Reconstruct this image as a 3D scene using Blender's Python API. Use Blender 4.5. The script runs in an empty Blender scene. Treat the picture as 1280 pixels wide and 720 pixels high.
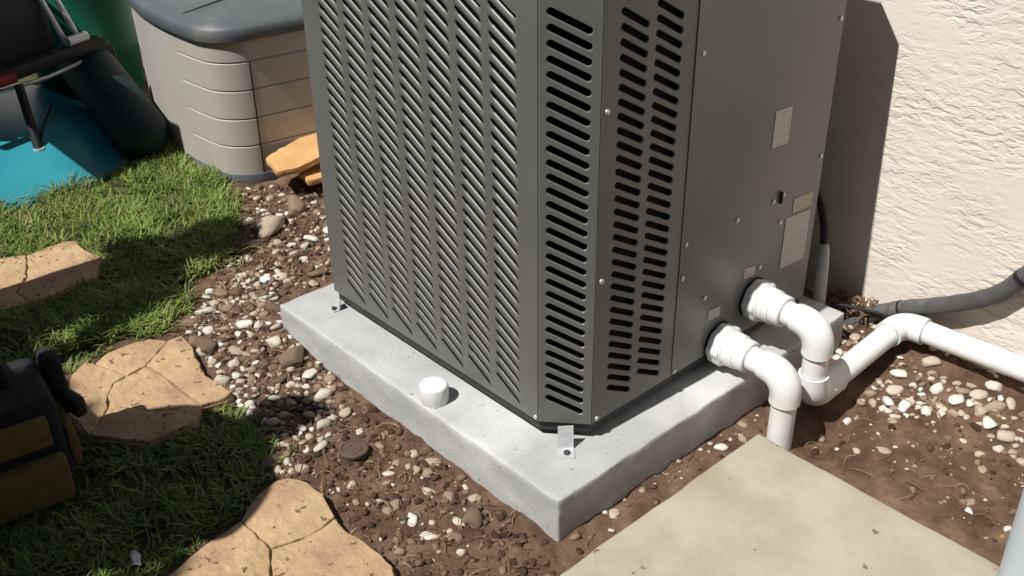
import bpy, bmesh, math, random
import numpy as np
from mathutils import Vector, Matrix, noise as mnoise

random.seed(7)
rng = np.random.default_rng(7)
R = math.radians
scene = bpy.context.scene
COL = scene.collection

# ------------------------------------------------------------------ camera
CAM = Vector((-1.1628, -1.1566, 1.5763))
CR = Vector((0.7377, -0.6750, -0.0129)).normalized()
CF = Vector((0.5785, 0.6418, -0.5035)).normalized()
CU = CR.cross(CF).normalized()
FPX = 1303.46
cam_data = bpy.data.cameras.new('camera')
cam = bpy.data.objects.new('camera', cam_data)
COL.objects.link(cam)
CR = CF.cross(CU).normalized()
cam.matrix_world = Matrix(((CR.x, CU.x, -CF.x, CAM.x), (CR.y, CU.y, -CF.y, CAM.y),
                           (CR.z, CU.z, -CF.z, CAM.z), (0, 0, 0, 1)))
cam_data.sensor_width = 36
cam_data.lens = 36 * FPX / 1280
cam_data.clip_start = 0.05
cam_data.clip_end = 300
scene.camera = cam

# ------------------------------------------------------------------ sky, sun, exposure
SUN_EL = 55.5
world = bpy.data.worlds.new('World')
scene.world = world
world.use_nodes = True
wn = world.node_tree.nodes
sky = wn.new('ShaderNodeTexSky')
sky.sky_type = 'NISHITA'
sky.sun_disc = False
sky.sun_elevation = R(SUN_EL)
sky.sun_rotation = R(272)
world.node_tree.links.new(sky.outputs[0], wn['Background'].inputs[0])
wn['Background'].inputs[1].default_value = 0.05
sl = bpy.data.lights.new('sun', 'SUN')
sl.energy = 5.0
sl.angle = R(0.5)
sl.color = (1.0, 0.975, 0.94)
sun = bpy.data.objects.new('sun', sl)
COL.objects.link(sun)
ldir = Vector((math.cos(R(SUN_EL)), -0.05 * math.cos(R(SUN_EL)), -math.sin(R(SUN_EL))))
sun.rotation_euler = ldir.to_track_quat('-Z', 'Y').to_euler()
sun.location = (-4, 0, 6)
scene.view_settings.view_transform = 'Standard'
scene.view_settings.look = 'None'
scene.view_settings.exposure = 0.2
scene.view_settings.gamma = 1


def G(px, py, z=0.0):
    """point of the ground (height z) that the camera measured at this spot of the photograph"""
    d = CF * FPX + CR * (px - 640) - CU * (py - 360)
    t = (z - CAM.z) / d.z
    return CAM + d * t


# ------------------------------------------------------------------ helpers
def tag(o, label=None, cat=None, group=None, kind=None):
    if label: o['label'] = label
    if cat: o['category'] = cat
    if group: o['group'] = group
    if kind: o['kind'] = kind
    return o


def empty(name, loc=(0, 0, 0), rz=0.0):
    o = bpy.data.objects.new(name, None)
    COL.objects.link(o)
    o.location = loc
    o.rotation_euler = (0, 0, rz)
    o.empty_display_size = 0.05
    return o


def link(name, me, parent=None):
    o = bpy.data.objects.new(name, me)
    COL.objects.link(o)
    if parent is not None:
        o.parent = parent
    return o


def obj(name, verts, faces, mat, parent=None, smooth=False, bevel=0.0, seg=2, sharp=None):
    me = bpy.data.meshes.new(name)
    me.from_pydata([tuple(v) for v in verts], [], [tuple(f) for f in faces])
    if bevel > 0:
        bm = bmesh.new()
        bm.from_mesh(me)
        bmesh.ops.remove_doubles(bm, verts=bm.verts, dist=1e-6)
        bmesh.ops.recalc_face_normals(bm, faces=bm.faces)
        ed = [e for e in bm.edges if e.is_manifold and e.calc_face_angle(0) > 0.5]
        bmesh.ops.bevel(bm, geom=ed, offset=bevel, segments=seg, profile=0.6, affect='EDGES')
        bm.to_mesh(me)
        bm.free()
    if mat is not None:
        me.materials.append(mat)
    if smooth or bevel > 0:
        for p in me.polygons:
            p.use_smooth = True
        if bevel > 0 or sharp:
            me.set_sharp_from_angle(angle=R(sharp or 40))
    me.update()
    return link(name, me, parent)


class MB:
    """collects geometry of ONE part"""
    def __init__(s):
        s.v = []; s.f = []

    def add(s, v, f):
        n = len(s.v)
        s.v += [tuple(p) for p in v]
        s.f += [tuple(i + n for i in q) for q in f]
        return s

    def box(s, c, d, rz=0.0, M=None):
        hx, hy, hz = d[0] / 2, d[1] / 2, d[2] / 2
        P = [Vector((x, y, z)) for z in (-hz, hz) for x, y in ((-hx, -hy), (hx, -hy), (hx, hy), (-hx, hy))]
        Q = M if M is not None else Matrix.Rotation(rz, 3, 'Z')
        P = [Q @ p + Vector(c) for p in P]
        return s.add(P, [(3, 2, 1, 0), (4, 5, 6, 7), (0, 1, 5, 4), (1, 2, 6, 5), (2, 3, 7, 6), (3, 0, 4, 7)])

    def prism(s, poly, z0, z1):
        n = len(poly)
        a = sum(poly[i][0] * poly[(i + 1) % n][1] - poly[(i + 1) % n][0] * poly[i][1] for i in range(n))
        if a < 0: poly = poly[::-1]
        v = [(p[0], p[1], z0) for p in poly] + [(p[0], p[1], z1) for p in poly]
        f = [tuple(range(n - 1, -1, -1)), tuple(range(n, 2 * n))]
        f += [(i, (i + 1) % n, n + (i + 1) % n, n + i) for i in range(n)]
        return s.add(v, f)

    def tube(s, pts, rad, n=16, cap=True, lobes=None):
        pts = [Vector(p) for p in pts]
        m = len(pts)
        if not hasattr(rad, '__len__'): rad = [rad] * m
        tang = []
        for i in range(m):
            a = pts[max(i - 1, 0)]; b = pts[min(i + 1, m - 1)]
            t = (b - a)
            tang.append(t.normalized() if t.length > 1e-9 else (tang[-1] if tang else Vector((0, 0, 1))))
        ref = Vector((0, 0, 1)) if abs(tang[0].z) < 0.9 else Vector((1, 0, 0))
        nrm = (ref - tang[0] * ref.dot(tang[0])).normalized()
        v = []; f = []
        for i in range(m):
            nrm = (nrm - tang[i] * nrm.dot(tang[i])).normalized()
            bn = tang[i].cross(nrm)
            for k in range(n):
                a = 2 * math.pi * k / n
                r = rad[i]
                if lobes and lobes[i]:
                    r *= 1 + lobes[i] * max(-0.6, min(0.6, math.cos(8 * a) * 1.4))
                v.append(pts[i] + (nrm * math.cos(a) + bn * math.sin(a)) * r)
        for i in range(m - 1):
            for k in range(n):
                f.append((i * n + k, i * n + (k + 1) % n, (i + 1) * n + (k + 1) % n, (i + 1) * n + k))
        if cap:
            f.append(tuple(range(n - 1, -1, -1)))
            f.append(tuple((m - 1) * n + k for k in range(n)))
        return s.add(v, f)

    def lathe(s, prof, n=32, c=(0, 0, 0)):
        v = []; f = []
        for r_, z in prof:
            v += [(c[0] + r_ * math.cos(2 * math.pi * k / n), c[1] + r_ * math.sin(2 * math.pi * k / n), c[2] + z) for k in range(n)]
        for i in range(len(prof) - 1):
            f += [(i * n + k, i * n + (k + 1) % n, (i + 1) * n + (k + 1) % n, (i + 1) * n + k) for k in range(n)]
        f.append(tuple((len(prof) - 1) * n + k for k in range(n)))
        return s.add(v, f)

    def build(s, name, mat, parent=None, **kw):
        return obj(name, s.v, s.f, mat, parent, **kw)


def arc(p0, corner, p1, r, n=8):
    """points of a rounded bend from p0 to p1 round the corner"""
    p0, c, p1 = Vector(p0), Vector(corner), Vector(p1)
    a = (p0 - c).normalized(); b = (p1 - c).normalized()
    out = []
    for i in range(n + 1):
        t = i / n
        q = (c + a * r) * (1 - t) ** 2 + c * (2 * t * (1 - t)) * 1.0 + (c + b * r) * t ** 2
        # quadratic bend pushed outward a little to look circular
        out.append(q)
    return out


def shrink(poly, d):
    """move each edge of a polygon inward by d"""
    n = len(poly)
    a = sum(poly[i][0] * poly[(i + 1) % n][1] - poly[(i + 1) % n][0] * poly[i][1] for i in range(n))
    P = [Vector((p[0], p[1])) for p in (poly if a > 0 else poly[::-1])]
    out = []
    for i in range(n):
        e0 = (P[i] - P[i - 1]).normalized(); e1 = (P[(i + 1) % n] - P[i]).normalized()
        n0 = Vector((-e0.y, e0.x)); n1 = Vector((-e1.y, e1.x))
        b = n0 + n1
        k = d * 2 / max(b.length_squared, 0.6)
        out.append(P[i] + b * k)
    return [(p.x, p.y) for p in out]


def inside(poly, x, y):
    c = False
    n = len(poly)
    j = n - 1
    for i in range(n):
        xi, yi = poly[i][0], poly[i][1]; xj, yj = poly[j][0], poly[j][1]
        if (yi > y) != (yj > y) and x < (xj - xi) * (y - yi) / (yj - yi) + xi:
            c = not c
        j = i
    return c


# ------------------------------------------------------------------ materials
def new_mat(name):
    m = bpy.data.materials.new(name)
    m.use_nodes = True
    nt = m.node_tree
    return m, nt, nt.nodes['Principled BSDF'], nt.nodes, nt.links


def noisy(name, c1, c2, scale=20.0, rough=0.7, bump=0.0, bscale=80.0, spec=0.3, metal=0.0, detail=6.0,
          stain=None, stain_scale=6.0, stain_lo=0.55, stain_hi=0.72, bdist=0.01, stretch=(1, 1, 1), lo=0.35, hi=0.68, speck=None):
    m, nt, b, N, L = new_mat(name)
    tc = N.new('ShaderNodeTexCoord')
    mp = N.new('ShaderNodeMapping')
    mp.inputs['Scale'].default_value = stretch
    L.new(tc.outputs['Object'], mp.inputs[0])
    nz = N.new('ShaderNodeTexNoise')
    nz.inputs['Scale'].default_value = scale
    nz.inputs['Detail'].default_value = detail
    nz.inputs['Roughness'].default_value = 0.62
    L.new(mp.outputs[0], nz.inputs[0])
    cr = N.new('ShaderNodeValToRGB')
    cr.color_ramp.elements[0].position = lo
    cr.color_ramp.elements[1].position = hi
    cr.color_ramp.elements[0].color = (*c1, 1)
    cr.color_ramp.elements[1].color = (*c2, 1)
    L.new(nz.outputs[0], cr.inputs[0])
    col = cr.outputs[0]
    if stain:
        nz2 = N.new('ShaderNodeTexNoise')
        nz2.inputs['Scale'].default_value = stain_scale
        nz2.inputs['Detail'].default_value = 5
        L.new(tc.outputs['Object'], nz2.inputs[0])
        mr = N.new('ShaderNodeMapRange')
        mr.inputs[1].default_value = stain_lo
        mr.inputs[2].default_value = stain_hi
        L.new(nz2.outputs[0], mr.inputs[0])
        mx = N.new('ShaderNodeMixRGB')
        L.new(mr.outputs[0], mx.inputs[0])
        L.new(col, mx.inputs[1])
        mx.inputs[2].default_value = (*stain, 1)
        col = mx.outputs[0]
    if speck:
        vz = N.new('ShaderNodeTexNoise')
        vz.inputs['Scale'].default_value = speck[1]
        vz.inputs['Detail'].default_value = 2
        L.new(tc.outputs['Object'], vz.inputs[0])
        mr = N.new('ShaderNodeMapRange')
        mr.inputs[1].default_value = speck[2]
        mr.inputs[2].default_value = speck[2] + 0.04
        L.new(vz.outputs[0], mr.inputs[0])
        mx = N.new('ShaderNodeMixRGB')
        L.new(mr.outputs[0], mx.inputs[0])
        L.new(col, mx.inputs[1])
        mx.inputs[2].default_value = (*speck[0], 1)
        col = mx.outputs[0]
    L.new(col, b.inputs['Base Color'])
    b.inputs['Roughness'].default_value = rough
    b.inputs['Metallic'].default_value = metal
    b.inputs['Specular IOR Level'].default_value = spec
    if bump:
        nb = N.new('ShaderNodeTexNoise')
        nb.inputs['Scale'].default_value = bscale
        nb.inputs['Detail'].default_value = 6
        L.new(mp.outputs[0], nb.inputs[0])
        bp = N.new('ShaderNodeBump')
        bp.inputs['Strength'].default_value = bump
        bp.inputs['Distance'].default_value = bdist
        L.new(nb.outputs[0], bp.inputs['Height'])
        L.new(bp.outputs[0], b.inputs['Normal'])
    return m


def stucco_mat():
    m, nt, b, N, L = new_mat('stucco')
    tc = N.new('ShaderNodeTexCoord')
    mp = N.new('ShaderNodeMapping')
    mp.inputs['Rotation'].default_value = (R(-6), 0, 0)
    mp.inputs['Scale'].default_value = (17, 17, 44)
    L.new(tc.outputs['Object'], mp.inputs[0])
    n1 = N.new('ShaderNodeTexNoise')
    n1.inputs['Scale'].default_value = 1.35
    n1.inputs['Detail'].default_value = 2.5
    n1.inputs['Roughness'].default_value = 0.45
    n1.inputs['Distortion'].default_value = 0.35
    L.new(mp.outputs[0], n1.inputs[0])
    # trowelled skins: plateaus with a steep torn lower edge
    r1 = N.new('ShaderNodeValToRGB')
    e = r1.color_ramp.elements
    e[0].position = 0.40; e[0].color = (0, 0, 0, 1)
    e[1].position = 0.70; e[1].color = (0.45, 0.45, 0.45, 1)
    a = e.new(0.47); a.color = (0.55, 0.55, 0.55, 1)
    a = e.new(0.56); a.color = (0.62, 0.62, 0.62, 1)
    a = e.new(0.60); a.color = (1, 1, 1, 1)
    L.new(n1.outputs[0], r1.inputs[0])
    n2 = N.new('ShaderNodeTexNoise')
    n2.inputs['Scale'].default_value = 240
    n2.inputs['Detail'].default_value = 4
    L.new(tc.outputs['Object'], n2.inputs[0])
    ad = N.new('ShaderNodeMath')
    ad.operation = 'MULTIPLY_ADD'
    L.new(n2.outputs[0], ad.inputs[0])
    ad.inputs[1].default_value = 0.16
    L.new(r1.outputs[0], ad.inputs[2])
    n4 = N.new('ShaderNodeTexNoise')
    n4.inputs['Scale'].default_value = 5.5
    n4.inputs['Detail'].default_value = 3
    L.new(tc.outputs['Object'], n4.inputs[0])
    mk = N.new('ShaderNodeMapRange')
    mk.inputs[1].default_value = 0.36; mk.inputs[2].default_value = 0.62
    mk.inputs[3].default_value = 0.12; mk.inputs[4].default_value = 1.0
    L.new(n4.outputs[0], mk.inputs[0])
    bp = N.new('ShaderNodeBump')
    L.new(mk.outputs[0], bp.inputs['Strength'])
    bp.inputs['Distance'].default_value = 0.0028
    L.new(ad.outputs[0], bp.inputs['Height'])
    L.new(bp.outputs[0], b.inputs['Normal'])
    n3 = N.new('ShaderNodeTexNoise')
    n3.inputs['Scale'].default_value = 3.0
    n3.inputs['Detail'].default_value = 5
    L.new(tc.outputs['Object'], n3.inputs[0])
    cr = N.new('ShaderNodeValToRGB')
    cr.color_ramp.elements[0].position = 0.3
    cr.color_ramp.elements[1].position = 0.7
    cr.color_ramp.elements[0].color = (0.67, 0.60, 0.53, 1)
    cr.color_ramp.elements[1].color = (0.735, 0.67, 0.60, 1)
    L.new(n3.outputs[0], cr.inputs[0])
    L.new(cr.outputs[0], b.inputs['Base Color'])
    b.inputs['Roughness'].default_value = 0.9
    b.inputs['Specular IOR Level'].default_value = 0.15
    return m


def soil_mat():
    m, nt, b, N, L = new_mat('soil')
    tc = N.new('ShaderNodeTexCoord')
    n1 = N.new('ShaderNodeTexNoise')
    n1.inputs['Scale'].default_value = 9
    n1.inputs['Detail'].default_value = 9
    n1.inputs['Roughness'].default_value = 0.68
    L.new(tc.outputs['Object'], n1.inputs[0])
    cr = N.new('ShaderNodeValToRGB')
    e = cr.color_ramp.elements
    e[0].position = 0.30; e[0].color = (0.066, 0.038, 0.025, 1)
    e[1].position = 0.74; e[1].color = (0.26, 0.175, 0.12, 1)
    k = e.new(0.50); k.color = (0.14, 0.086, 0.058, 1)
    L.new(n1.outputs[0], cr.inputs[0])
    at = N.new('ShaderNodeAttribute')
    at.attribute_name = 'turf'
    mx = N.new('ShaderNodeMixRGB')
    L.new(at.outputs['Fac'], mx.inputs[0])
    L.new(cr.outputs[0], mx.inputs[1])
    mx.inputs[2].default_value = (0.075, 0.075, 0.032, 1)
    L.new(mx.outputs[0], b.inputs['Base Color'])
    n2 = N.new('ShaderNodeTexNoise')
    n2.inputs['Scale'].default_value = 55
    n2.inputs['Detail'].default_value = 10
    n2.inputs['Roughness'].default_value = 0.72
    L.new(tc.outputs['Object'], n2.inputs[0])
    bp = N.new('ShaderNodeBump')
    bp.inputs['Strength'].default_value = 0.9
    bp.inputs['Distance'].default_value = 0.012
    L.new(n2.outputs[0], bp.inputs['Height'])
    L.new(bp.outputs[0], b.inputs['Normal'])
    b.inputs['Roughness'].default_value = 0.95
    b.inputs['Specular IOR Level'].default_value = 0.1
    return m


def ramp_by(name, source, stops, rough=0.8, bump=0.3, bscale=60, nscale=25, spec=0.2, transl=0.0):
    """colour picked per object ('object') or from the mesh attribute named source, broken up by noise"""
    m, nt, b, N, L = new_mat(name)
    if source == 'object':
        s = N.new('ShaderNodeObjectInfo').outputs['Alpha']
    else:
        a = N.new('ShaderNodeAttribute')
        a.attribute_name = source
        s = a.outputs['Fac']
    cr = N.new('ShaderNodeValToRGB')
    e = cr.color_ramp.elements
    e[0].position = stops[0][0]; e[0].color = (*stops[0][1], 1)
    e[1].position = stops[-1][0]; e[1].color = (*stops[-1][1], 1)
    for p, c in stops[1:-1]:
        k = e.new(p); k.color = (*c, 1)
    L.new(s, cr.inputs[0])
    tc = N.new('ShaderNodeTexCoord')
    nz = N.new('ShaderNodeTexNoise')
    nz.inputs['Scale'].default_value = nscale
    nz.inputs['Detail'].default_value = 6
    L.new(tc.outputs['Object'], nz.inputs[0])
    mr = N.new('ShaderNodeMapRange')
    mr.inputs[1].default_value = 0.3; mr.inputs[2].default_value = 0.7
    mr.inputs[3].default_value = 0.6; mr.inputs[4].default_value = 1.12
    L.new(nz.outputs[0], mr.inputs[0])
    mx = N.new('ShaderNodeMixRGB')
    mx.blend_type = 'MULTIPLY'
    mx.inputs[0].default_value = 1
    L.new(cr.outputs[0], mx.inputs[1])
    L.new(mr.outputs[0], mx.inputs[2])
    L.new(mx.outputs[0], b.inputs['Base Color'])
    b.inputs['Roughness'].default_value = rough
    b.inputs['Specular IOR Level'].default_value = spec
    if bump:
        nb = N.new('ShaderNodeTexNoise')
        nb.inputs['Scale'].default_value = bscale
        nb.inputs['Detail'].default_value = 6
        L.new(tc.outputs['Object'], nb.inputs[0])
        bp = N.new('ShaderNodeBump')
        bp.inputs['Strength'].default_value = bump
        bp.inputs['Distance'].default_value = 0.004
        L.new(nb.outputs[0], bp.inputs['Height'])
        L.new(bp.outputs[0], b.inputs['Normal'])
    if transl:
        tr = N.new('ShaderNodeBsdfTranslucent')
        L.new(mx.outputs[0], tr.inputs[0])
        ms = N.new('ShaderNodeMixShader')
        ms.inputs[0].default_value = transl
        L.new(b.outputs[0], ms.inputs[1])
        L.new(tr.outputs[0], ms.inputs[2])
        L.new(ms.outputs[0], N['Material Output'].inputs[0])
    return m


def print_mat(name, paper, ink, rows=14, thick=0.45):
    """paper sticker with rows of illegible fine print"""
    m, nt, b, N, L = new_mat(name)
    tc = N.new('ShaderNodeTexCoord')
    mp = N.new('ShaderNodeMapping')
    mp.inputs['Scale'].default_value = (9, 1, rows)
    L.new(tc.outputs['Generated'], mp.inputs[0])
    nz = N.new('ShaderNodeTexNoise')
    nz.inputs['Scale'].default_value = 2.2
    nz.inputs['Detail'].default_value = 3
    L.new(mp.outputs[0], nz.inputs[0])
    wv = N.new('ShaderNodeTexWave')
    wv.bands_direction = 'Z'
    wv.inputs['Scale'].default_value = 0.32
    wv.inputs['Distortion'].default_value = 0
    L.new(mp.outputs[0], wv.inputs[0])
    mu = N.new('ShaderNodeMath'); mu.operation = 'MULTIPLY'
    L.new(nz.outputs[0], mu.inputs[0]); L.new(wv.outputs['Fac'], mu.inputs[1])
    gt = N.new('ShaderNodeMapRange')
    gt.inputs[1].default_value = thick - 0.12; gt.inputs[2].default_value = thick
    L.new(mu.outputs[0], gt.inputs[0])
    mx = N.new('ShaderNodeMixRGB')
    L.new(gt.outputs[0], mx.inputs[0])
    mx.inputs[1].default_value = (*paper, 1); mx.inputs[2].default_value = (*ink, 1)
    L.new(mx.outputs[0], b.inputs['Base Color'])
    b.inputs['Roughness'].default_value = 0.55
    return m


M = {}
M['stucco'] = stucco_mat()
M['soil'] = soil_mat()
M['pad'] = noisy('pad_concrete', (0.36, 0.365, 0.355), (0.47, 0.472, 0.46), 5, 0.85, 0.4, 90, 0.2, stain=(0.58, 0.578, 0.56),
                 stain_scale=3.2, stretch=(1, 1, 3), bdist=0.004, speck=((0.22, 0.21, 0.19), 46, 0.70))
M['walk'] = noisy('walk_concrete', (0.325, 0.29, 0.225), (0.41, 0.375, 0.305), 6, 0.9, 0.35, 90, 0.15, stain=(0.29, 0.235, 0.165),
                  stain_scale=3.6, stain_lo=0.60, stain_hi=0.80, bdist=0.004, speck=((0.16, 0.12, 0.08), 30, 0.71))
M['cabinet'] = noisy('cabinet_paint', (0.112, 0.111, 0.104), (0.135, 0.133, 0.124), 2.2, 0.42, 0.06, 400, 0.5, bdist=0.001, stain=(0.142, 0.139, 0.128), stain_scale=2.2, stain_lo=0.5, stain_hi=0.85, speck=((0.17, 0.16, 0.145), 60, 0.735))
M['pan'] = noisy('base_pan', (0.030, 0.029, 0.028), (0.05, 0.048, 0.045), 8, 0.6, 0.05, 200)
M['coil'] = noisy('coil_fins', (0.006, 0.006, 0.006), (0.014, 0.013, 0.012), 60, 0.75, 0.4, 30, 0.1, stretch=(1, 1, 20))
M['pvc'] = noisy('pvc_white', (0.70, 0.70, 0.685), (0.77, 0.77, 0.76), 6, 0.33, 0.03, 300, 0.4, stain=(0.60, 0.57, 0.52), stain_scale=5, stain_lo=0.58, stain_hi=0.82, speck=((0.46, 0.41, 0.35), 42, 0.73))
M['primer'] = noisy('pvc_joint', (0.36, 0.38, 0.41), (0.5, 0.52, 0.55), 25, 0.5)
M['galv'] = noisy('galvanised', (0.55, 0.57, 0.58), (0.70, 0.72, 0.73), 40, 0.4, 0.1, 90, 0.5, metal=0.4)
M['screw'] = noisy('screw_metal', (0.50, 0.49, 0.47), (0.62, 0.61, 0.58), 40, 0.35, 0, metal=0.6)
M['conduit'] = noisy('grey_conduit', (0.065, 0.063, 0.063), (0.10, 0.098, 0.098), 14, 0.55, 0.12, 60, 0.35, bdist=0.003, stain=(0.21, 0.19, 0.17), stain_scale=9)
M['stub'] = noisy('light_conduit', (0.33, 0.33, 0.34), (0.42, 0.42, 0.43), 14, 0.5, 0.05, 60)
M['black'] = noisy('black_plastic', (0.012, 0.012, 0.013), (0.024, 0.024, 0.026), 12, 0.5, 0.1, 90)
M['rubber'] = noisy('black_rubber', (0.020, 0.021, 0.022), (0.035, 0.036, 0.038), 12, 0.7, 0.2, 70)
M['resin'] = noisy('resin_taupe', (0.385, 0.36, 0.32), (0.43, 0.402, 0.36), 2.5, 0.55, 0.12, 260, 0.3, bdist=0.002, stain=(0.345, 0.315, 0.27), stain_scale=2.5)
M['lid'] = noisy('resin_slate', (0.075, 0.088, 0.095), (0.105, 0.12, 0.128), 5, 0.5, 0.12, 220, 0.35, bdist=0.002, stain=(0.15, 0.155, 0.15), stain_scale=5)
M['plinth'] = noisy('resin_plinth', (0.10, 0.105, 0.11), (0.14, 0.145, 0.15), 7, 0.6, 0.1, 150)
M['flag'] = noisy('tan_stone', (0.37, 0.25, 0.135), (0.53, 0.385, 0.225), 9, 0.9, 0.9, 38, 0.15, bdist=0.010, stain=(0.36, 0.225, 0.145), stain_scale=6.5, stain_lo=0.47, stain_hi=0.66,
                  speck=((0.15, 0.10, 0.055), 52, 0.655))
M['flag2'] = noisy('orange_stone', (0.46, 0.26, 0.105), (0.60, 0.37, 0.17), 7, 0.9, 0.6, 40, 0.15, bdist=0.005)
M['teal'] = noisy('teal_plastic', (0.020, 0.205, 0.255), (0.034, 0.27, 0.32), 3, 0.38, 0.05, 60, 0.4, stain=(0.12, 0.24, 0.22), stain_scale=2.6, stain_lo=0.58, stain_hi=0.8)
M['green'] = noisy('green_plastic', (0.010, 0.125, 0.07), (0.016, 0.165, 0.095), 3, 0.45, 0.05, 60)
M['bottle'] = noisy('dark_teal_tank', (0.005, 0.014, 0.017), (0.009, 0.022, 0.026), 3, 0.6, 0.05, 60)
M['red'] = noisy('red_paint', (0.20, 0.018, 0.02), (0.28, 0.03, 0.03), 8, 0.4)
M['olive'] = noisy('olive_canvas', (0.13, 0.10, 0.032), (0.17, 0.135, 0.045), 30, 0.9, 0.3, 200)
M['bagblack'] = noisy('bag_canvas', (0.014, 0.014, 0.016), (0.026, 0.026, 0.03), 40, 0.9, 0.4, 250)
M['pinkred'] = noisy('red_tag', (0.5, 0.03, 0.07), (0.6, 0.05, 0.09), 8, 0.5)
M['brownplastic'] = noisy('brown_plastic', (0.085, 0.055, 0.04), (0.12, 0.082, 0.06), 40, 0.8, 0.3, 120)
M['post'] = noisy('pale_post', (0.50, 0.54, 0.57), (0.56, 0.60, 0.63), 4, 0.6)
M['paper'] = noisy('paper_scrap', (0.6, 0.6, 0.58), (0.75, 0.75, 0.72), 40, 0.8)
M['label'] = print_mat('label_print', (0.46, 0.45, 0.41), (0.30, 0.30, 0.28), 16)
M['label_plain'] = print_mat('label_plain', (0.46, 0.45, 0.40), (0.40, 0.39, 0.35), 5)
M['label_tan'] = print_mat('label_tan', (0.42, 0.38, 0.30), (0.33, 0.30, 0.24), 5)
M['tagpaper'] = print_mat('tag_print', (0.42, 0.37, 0.37), (0.24, 0.2, 0.2), 5, 0.42)
PEB = [(0.0, (0.12, 0.082, 0.058)), (0.18, (0.27, 0.195, 0.135)), (0.42, (0.47, 0.39, 0.295)), (0.72, (0.62, 0.55, 0.45)), (1.0, (0.80, 0.76, 0.69))]
M['pebble'] = ramp_by('pebble', 'object', PEB, 0.8, 0.4, 70, 28)
M['gravel'] = ramp_by('gravel', 'tone', PEB, 0.85, 0.3, 90, 30)
M['clod'] = ramp_by('soil_clod', 'tone', [(0.0, (0.05, 0.03, 0.02)), (0.6, (0.12, 0.075, 0.05)), (1.0, (0.24, 0.165, 0.115))], 0.95, 0.8, 120, 40, 0.1)
M['litter'] = ramp_by('dry_litter', 'tone', [(0.0, (0.12, 0.07, 0.04)), (0.5, (0.26, 0.17, 0.10)), (1.0, (0.42, 0.32, 0.20))], 0.9, 0, transl=0.15)
M['grass'] = ramp_by('grass_blade', 'tone', [(0.0, (0.065, 0.115, 0.022)), (0.4, (0.175, 0.265, 0.052)), (0.72, (0.31, 0.41, 0.10)),
                                             (0.86, (0.24, 0.26, 0.09)), (1.0, (0.40, 0.32, 0.17))], 0.55, 0, nscale=6, spec=0.35, transl=0.3)

# ------------------------------------------------------------------ the setting
PADZ = 0.11
PADX, PADY = 1.074, 1.087
WALLX = 1.25
TURF = [tuple(G(*p)[:2]) for p in ((-500, 330), (0, 478), (70, 452), (140, 428), (200, 424), (232, 400), (240, 352), (285, 325), (302, 280), (285, 238), (262, 205), (205, 185), (120, 60))] + [(0.75, 4.2), (0.6, 14), (-14, 14), (-14, 2)]
TURF[0] = (-14, 1.2)


def fbm(x, y, s, o=4):
    return mnoise.fractal(Vector((x * s, y * s, 3.7)), 1.0, 2.0, o)


def ground_h(x, y):
    if not (-1.8 < x < 1.5 and -1.6 < y < 3.6):
        return 0.0
    h = 0.010 * fbm(x, y, 5.0) + 0.007 * fbm(x + 9, y, 26.0, 4)
    # trench left open round the buried end of the pipes
    h -= 0.06 * math.exp(-(((x - 0.78) / 0.17) ** 2 + ((y + 0.175) / 0.055) ** 2))
    # loose soil banked against the wall and the back of the pad
    h += 0.035 * max(0, min(1, (x - 0.98) / 0.25)) * math.exp(-((y + 0.12) / 0.4) ** 2)
    # soil heaped against the far left corner of the pad
    h += 0.052 * math.exp(-(((x + 0.02) / 0.13) ** 2 + ((y - 1.14) / 0.17) ** 2))
    if 0.03 < x < PADX - 0.03 and 0.03 < y < PADY - 0.03:
        h = -0.02
    return h


def axis(lo, hi, step, far):
    a = list(np.arange(lo, hi + 1e-6, step))
    k = step * 2
    left = []; right = []
    x = lo; 
    while x > -far:
        x -= k; k *= 1.5; left.append(x)
    x = hi; k = step * 2
    while x < far:
        x += k; k *= 1.5; right.append(x)
    return np.array(left[::-1] + a + right)


SHADY_T = [tuple(G(*p)[:2]) for p in ((70, 560), (112, 548), (185, 555), (245, 530), (285, 502), (335, 560), (342, 600), (300, 645), (252, 680), (205, 720), (205, 790), (-60, 830), (-60, 560))]
gx = axis(-0.98, 1.24, 0.0125, 60)
gy = axis(-0.85, 2.7, 0.0125, 60)
gv = [(x, y, ground_h(x, y)) for y in gy for x in gx]
nx, ny = len(gx), len(gy)
gf = [(j * nx + i, j * nx + i + 1, (j + 1) * nx + i + 1, (j + 1) * nx + i) for j in range(ny - 1) for i in range(nx - 1)]
ground = obj('ground', gv, gf, M['soil'], smooth=True)
at = ground.data.attributes.new('turf', 'FLOAT', 'POINT')
at.data.foreach_set('value', [1.0 if inside(TURF, v[0] + 0.02 * fbm(v[0], v[1], 9), v[1] + 0.02 * fbm(v[1], v[0], 9)) or inside(SHADY_T, v[0], v[1]) or v[0] < -1.0 or v[1] < -1.3 else 0.0 for v in gv])
tag(ground, kind='structure')

mb = MB()
mb.box((WALLX + 0.1, 1.0, 1.35), (0.2, 16.0, 3.3))
wall = mb.build('stucco_wall', M['stucco'])
tag(wall, 'cream house wall with rough trowelled stucco behind the grey heat pump', 'wall')

mb = MB().box((WALLX - 0.27, 1.0, 2.78), (0.52, 16.0, 0.12))  # unseen eave, added and kept dark to cut sky fill and bounce
M['eave_brown'] = noisy('added_eave_brown', (0.05, 0.035, 0.025), (0.08, 0.06, 0.045), 8, 0.8)
mb.build('added_eave', M['eave_brown'], wall)

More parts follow.
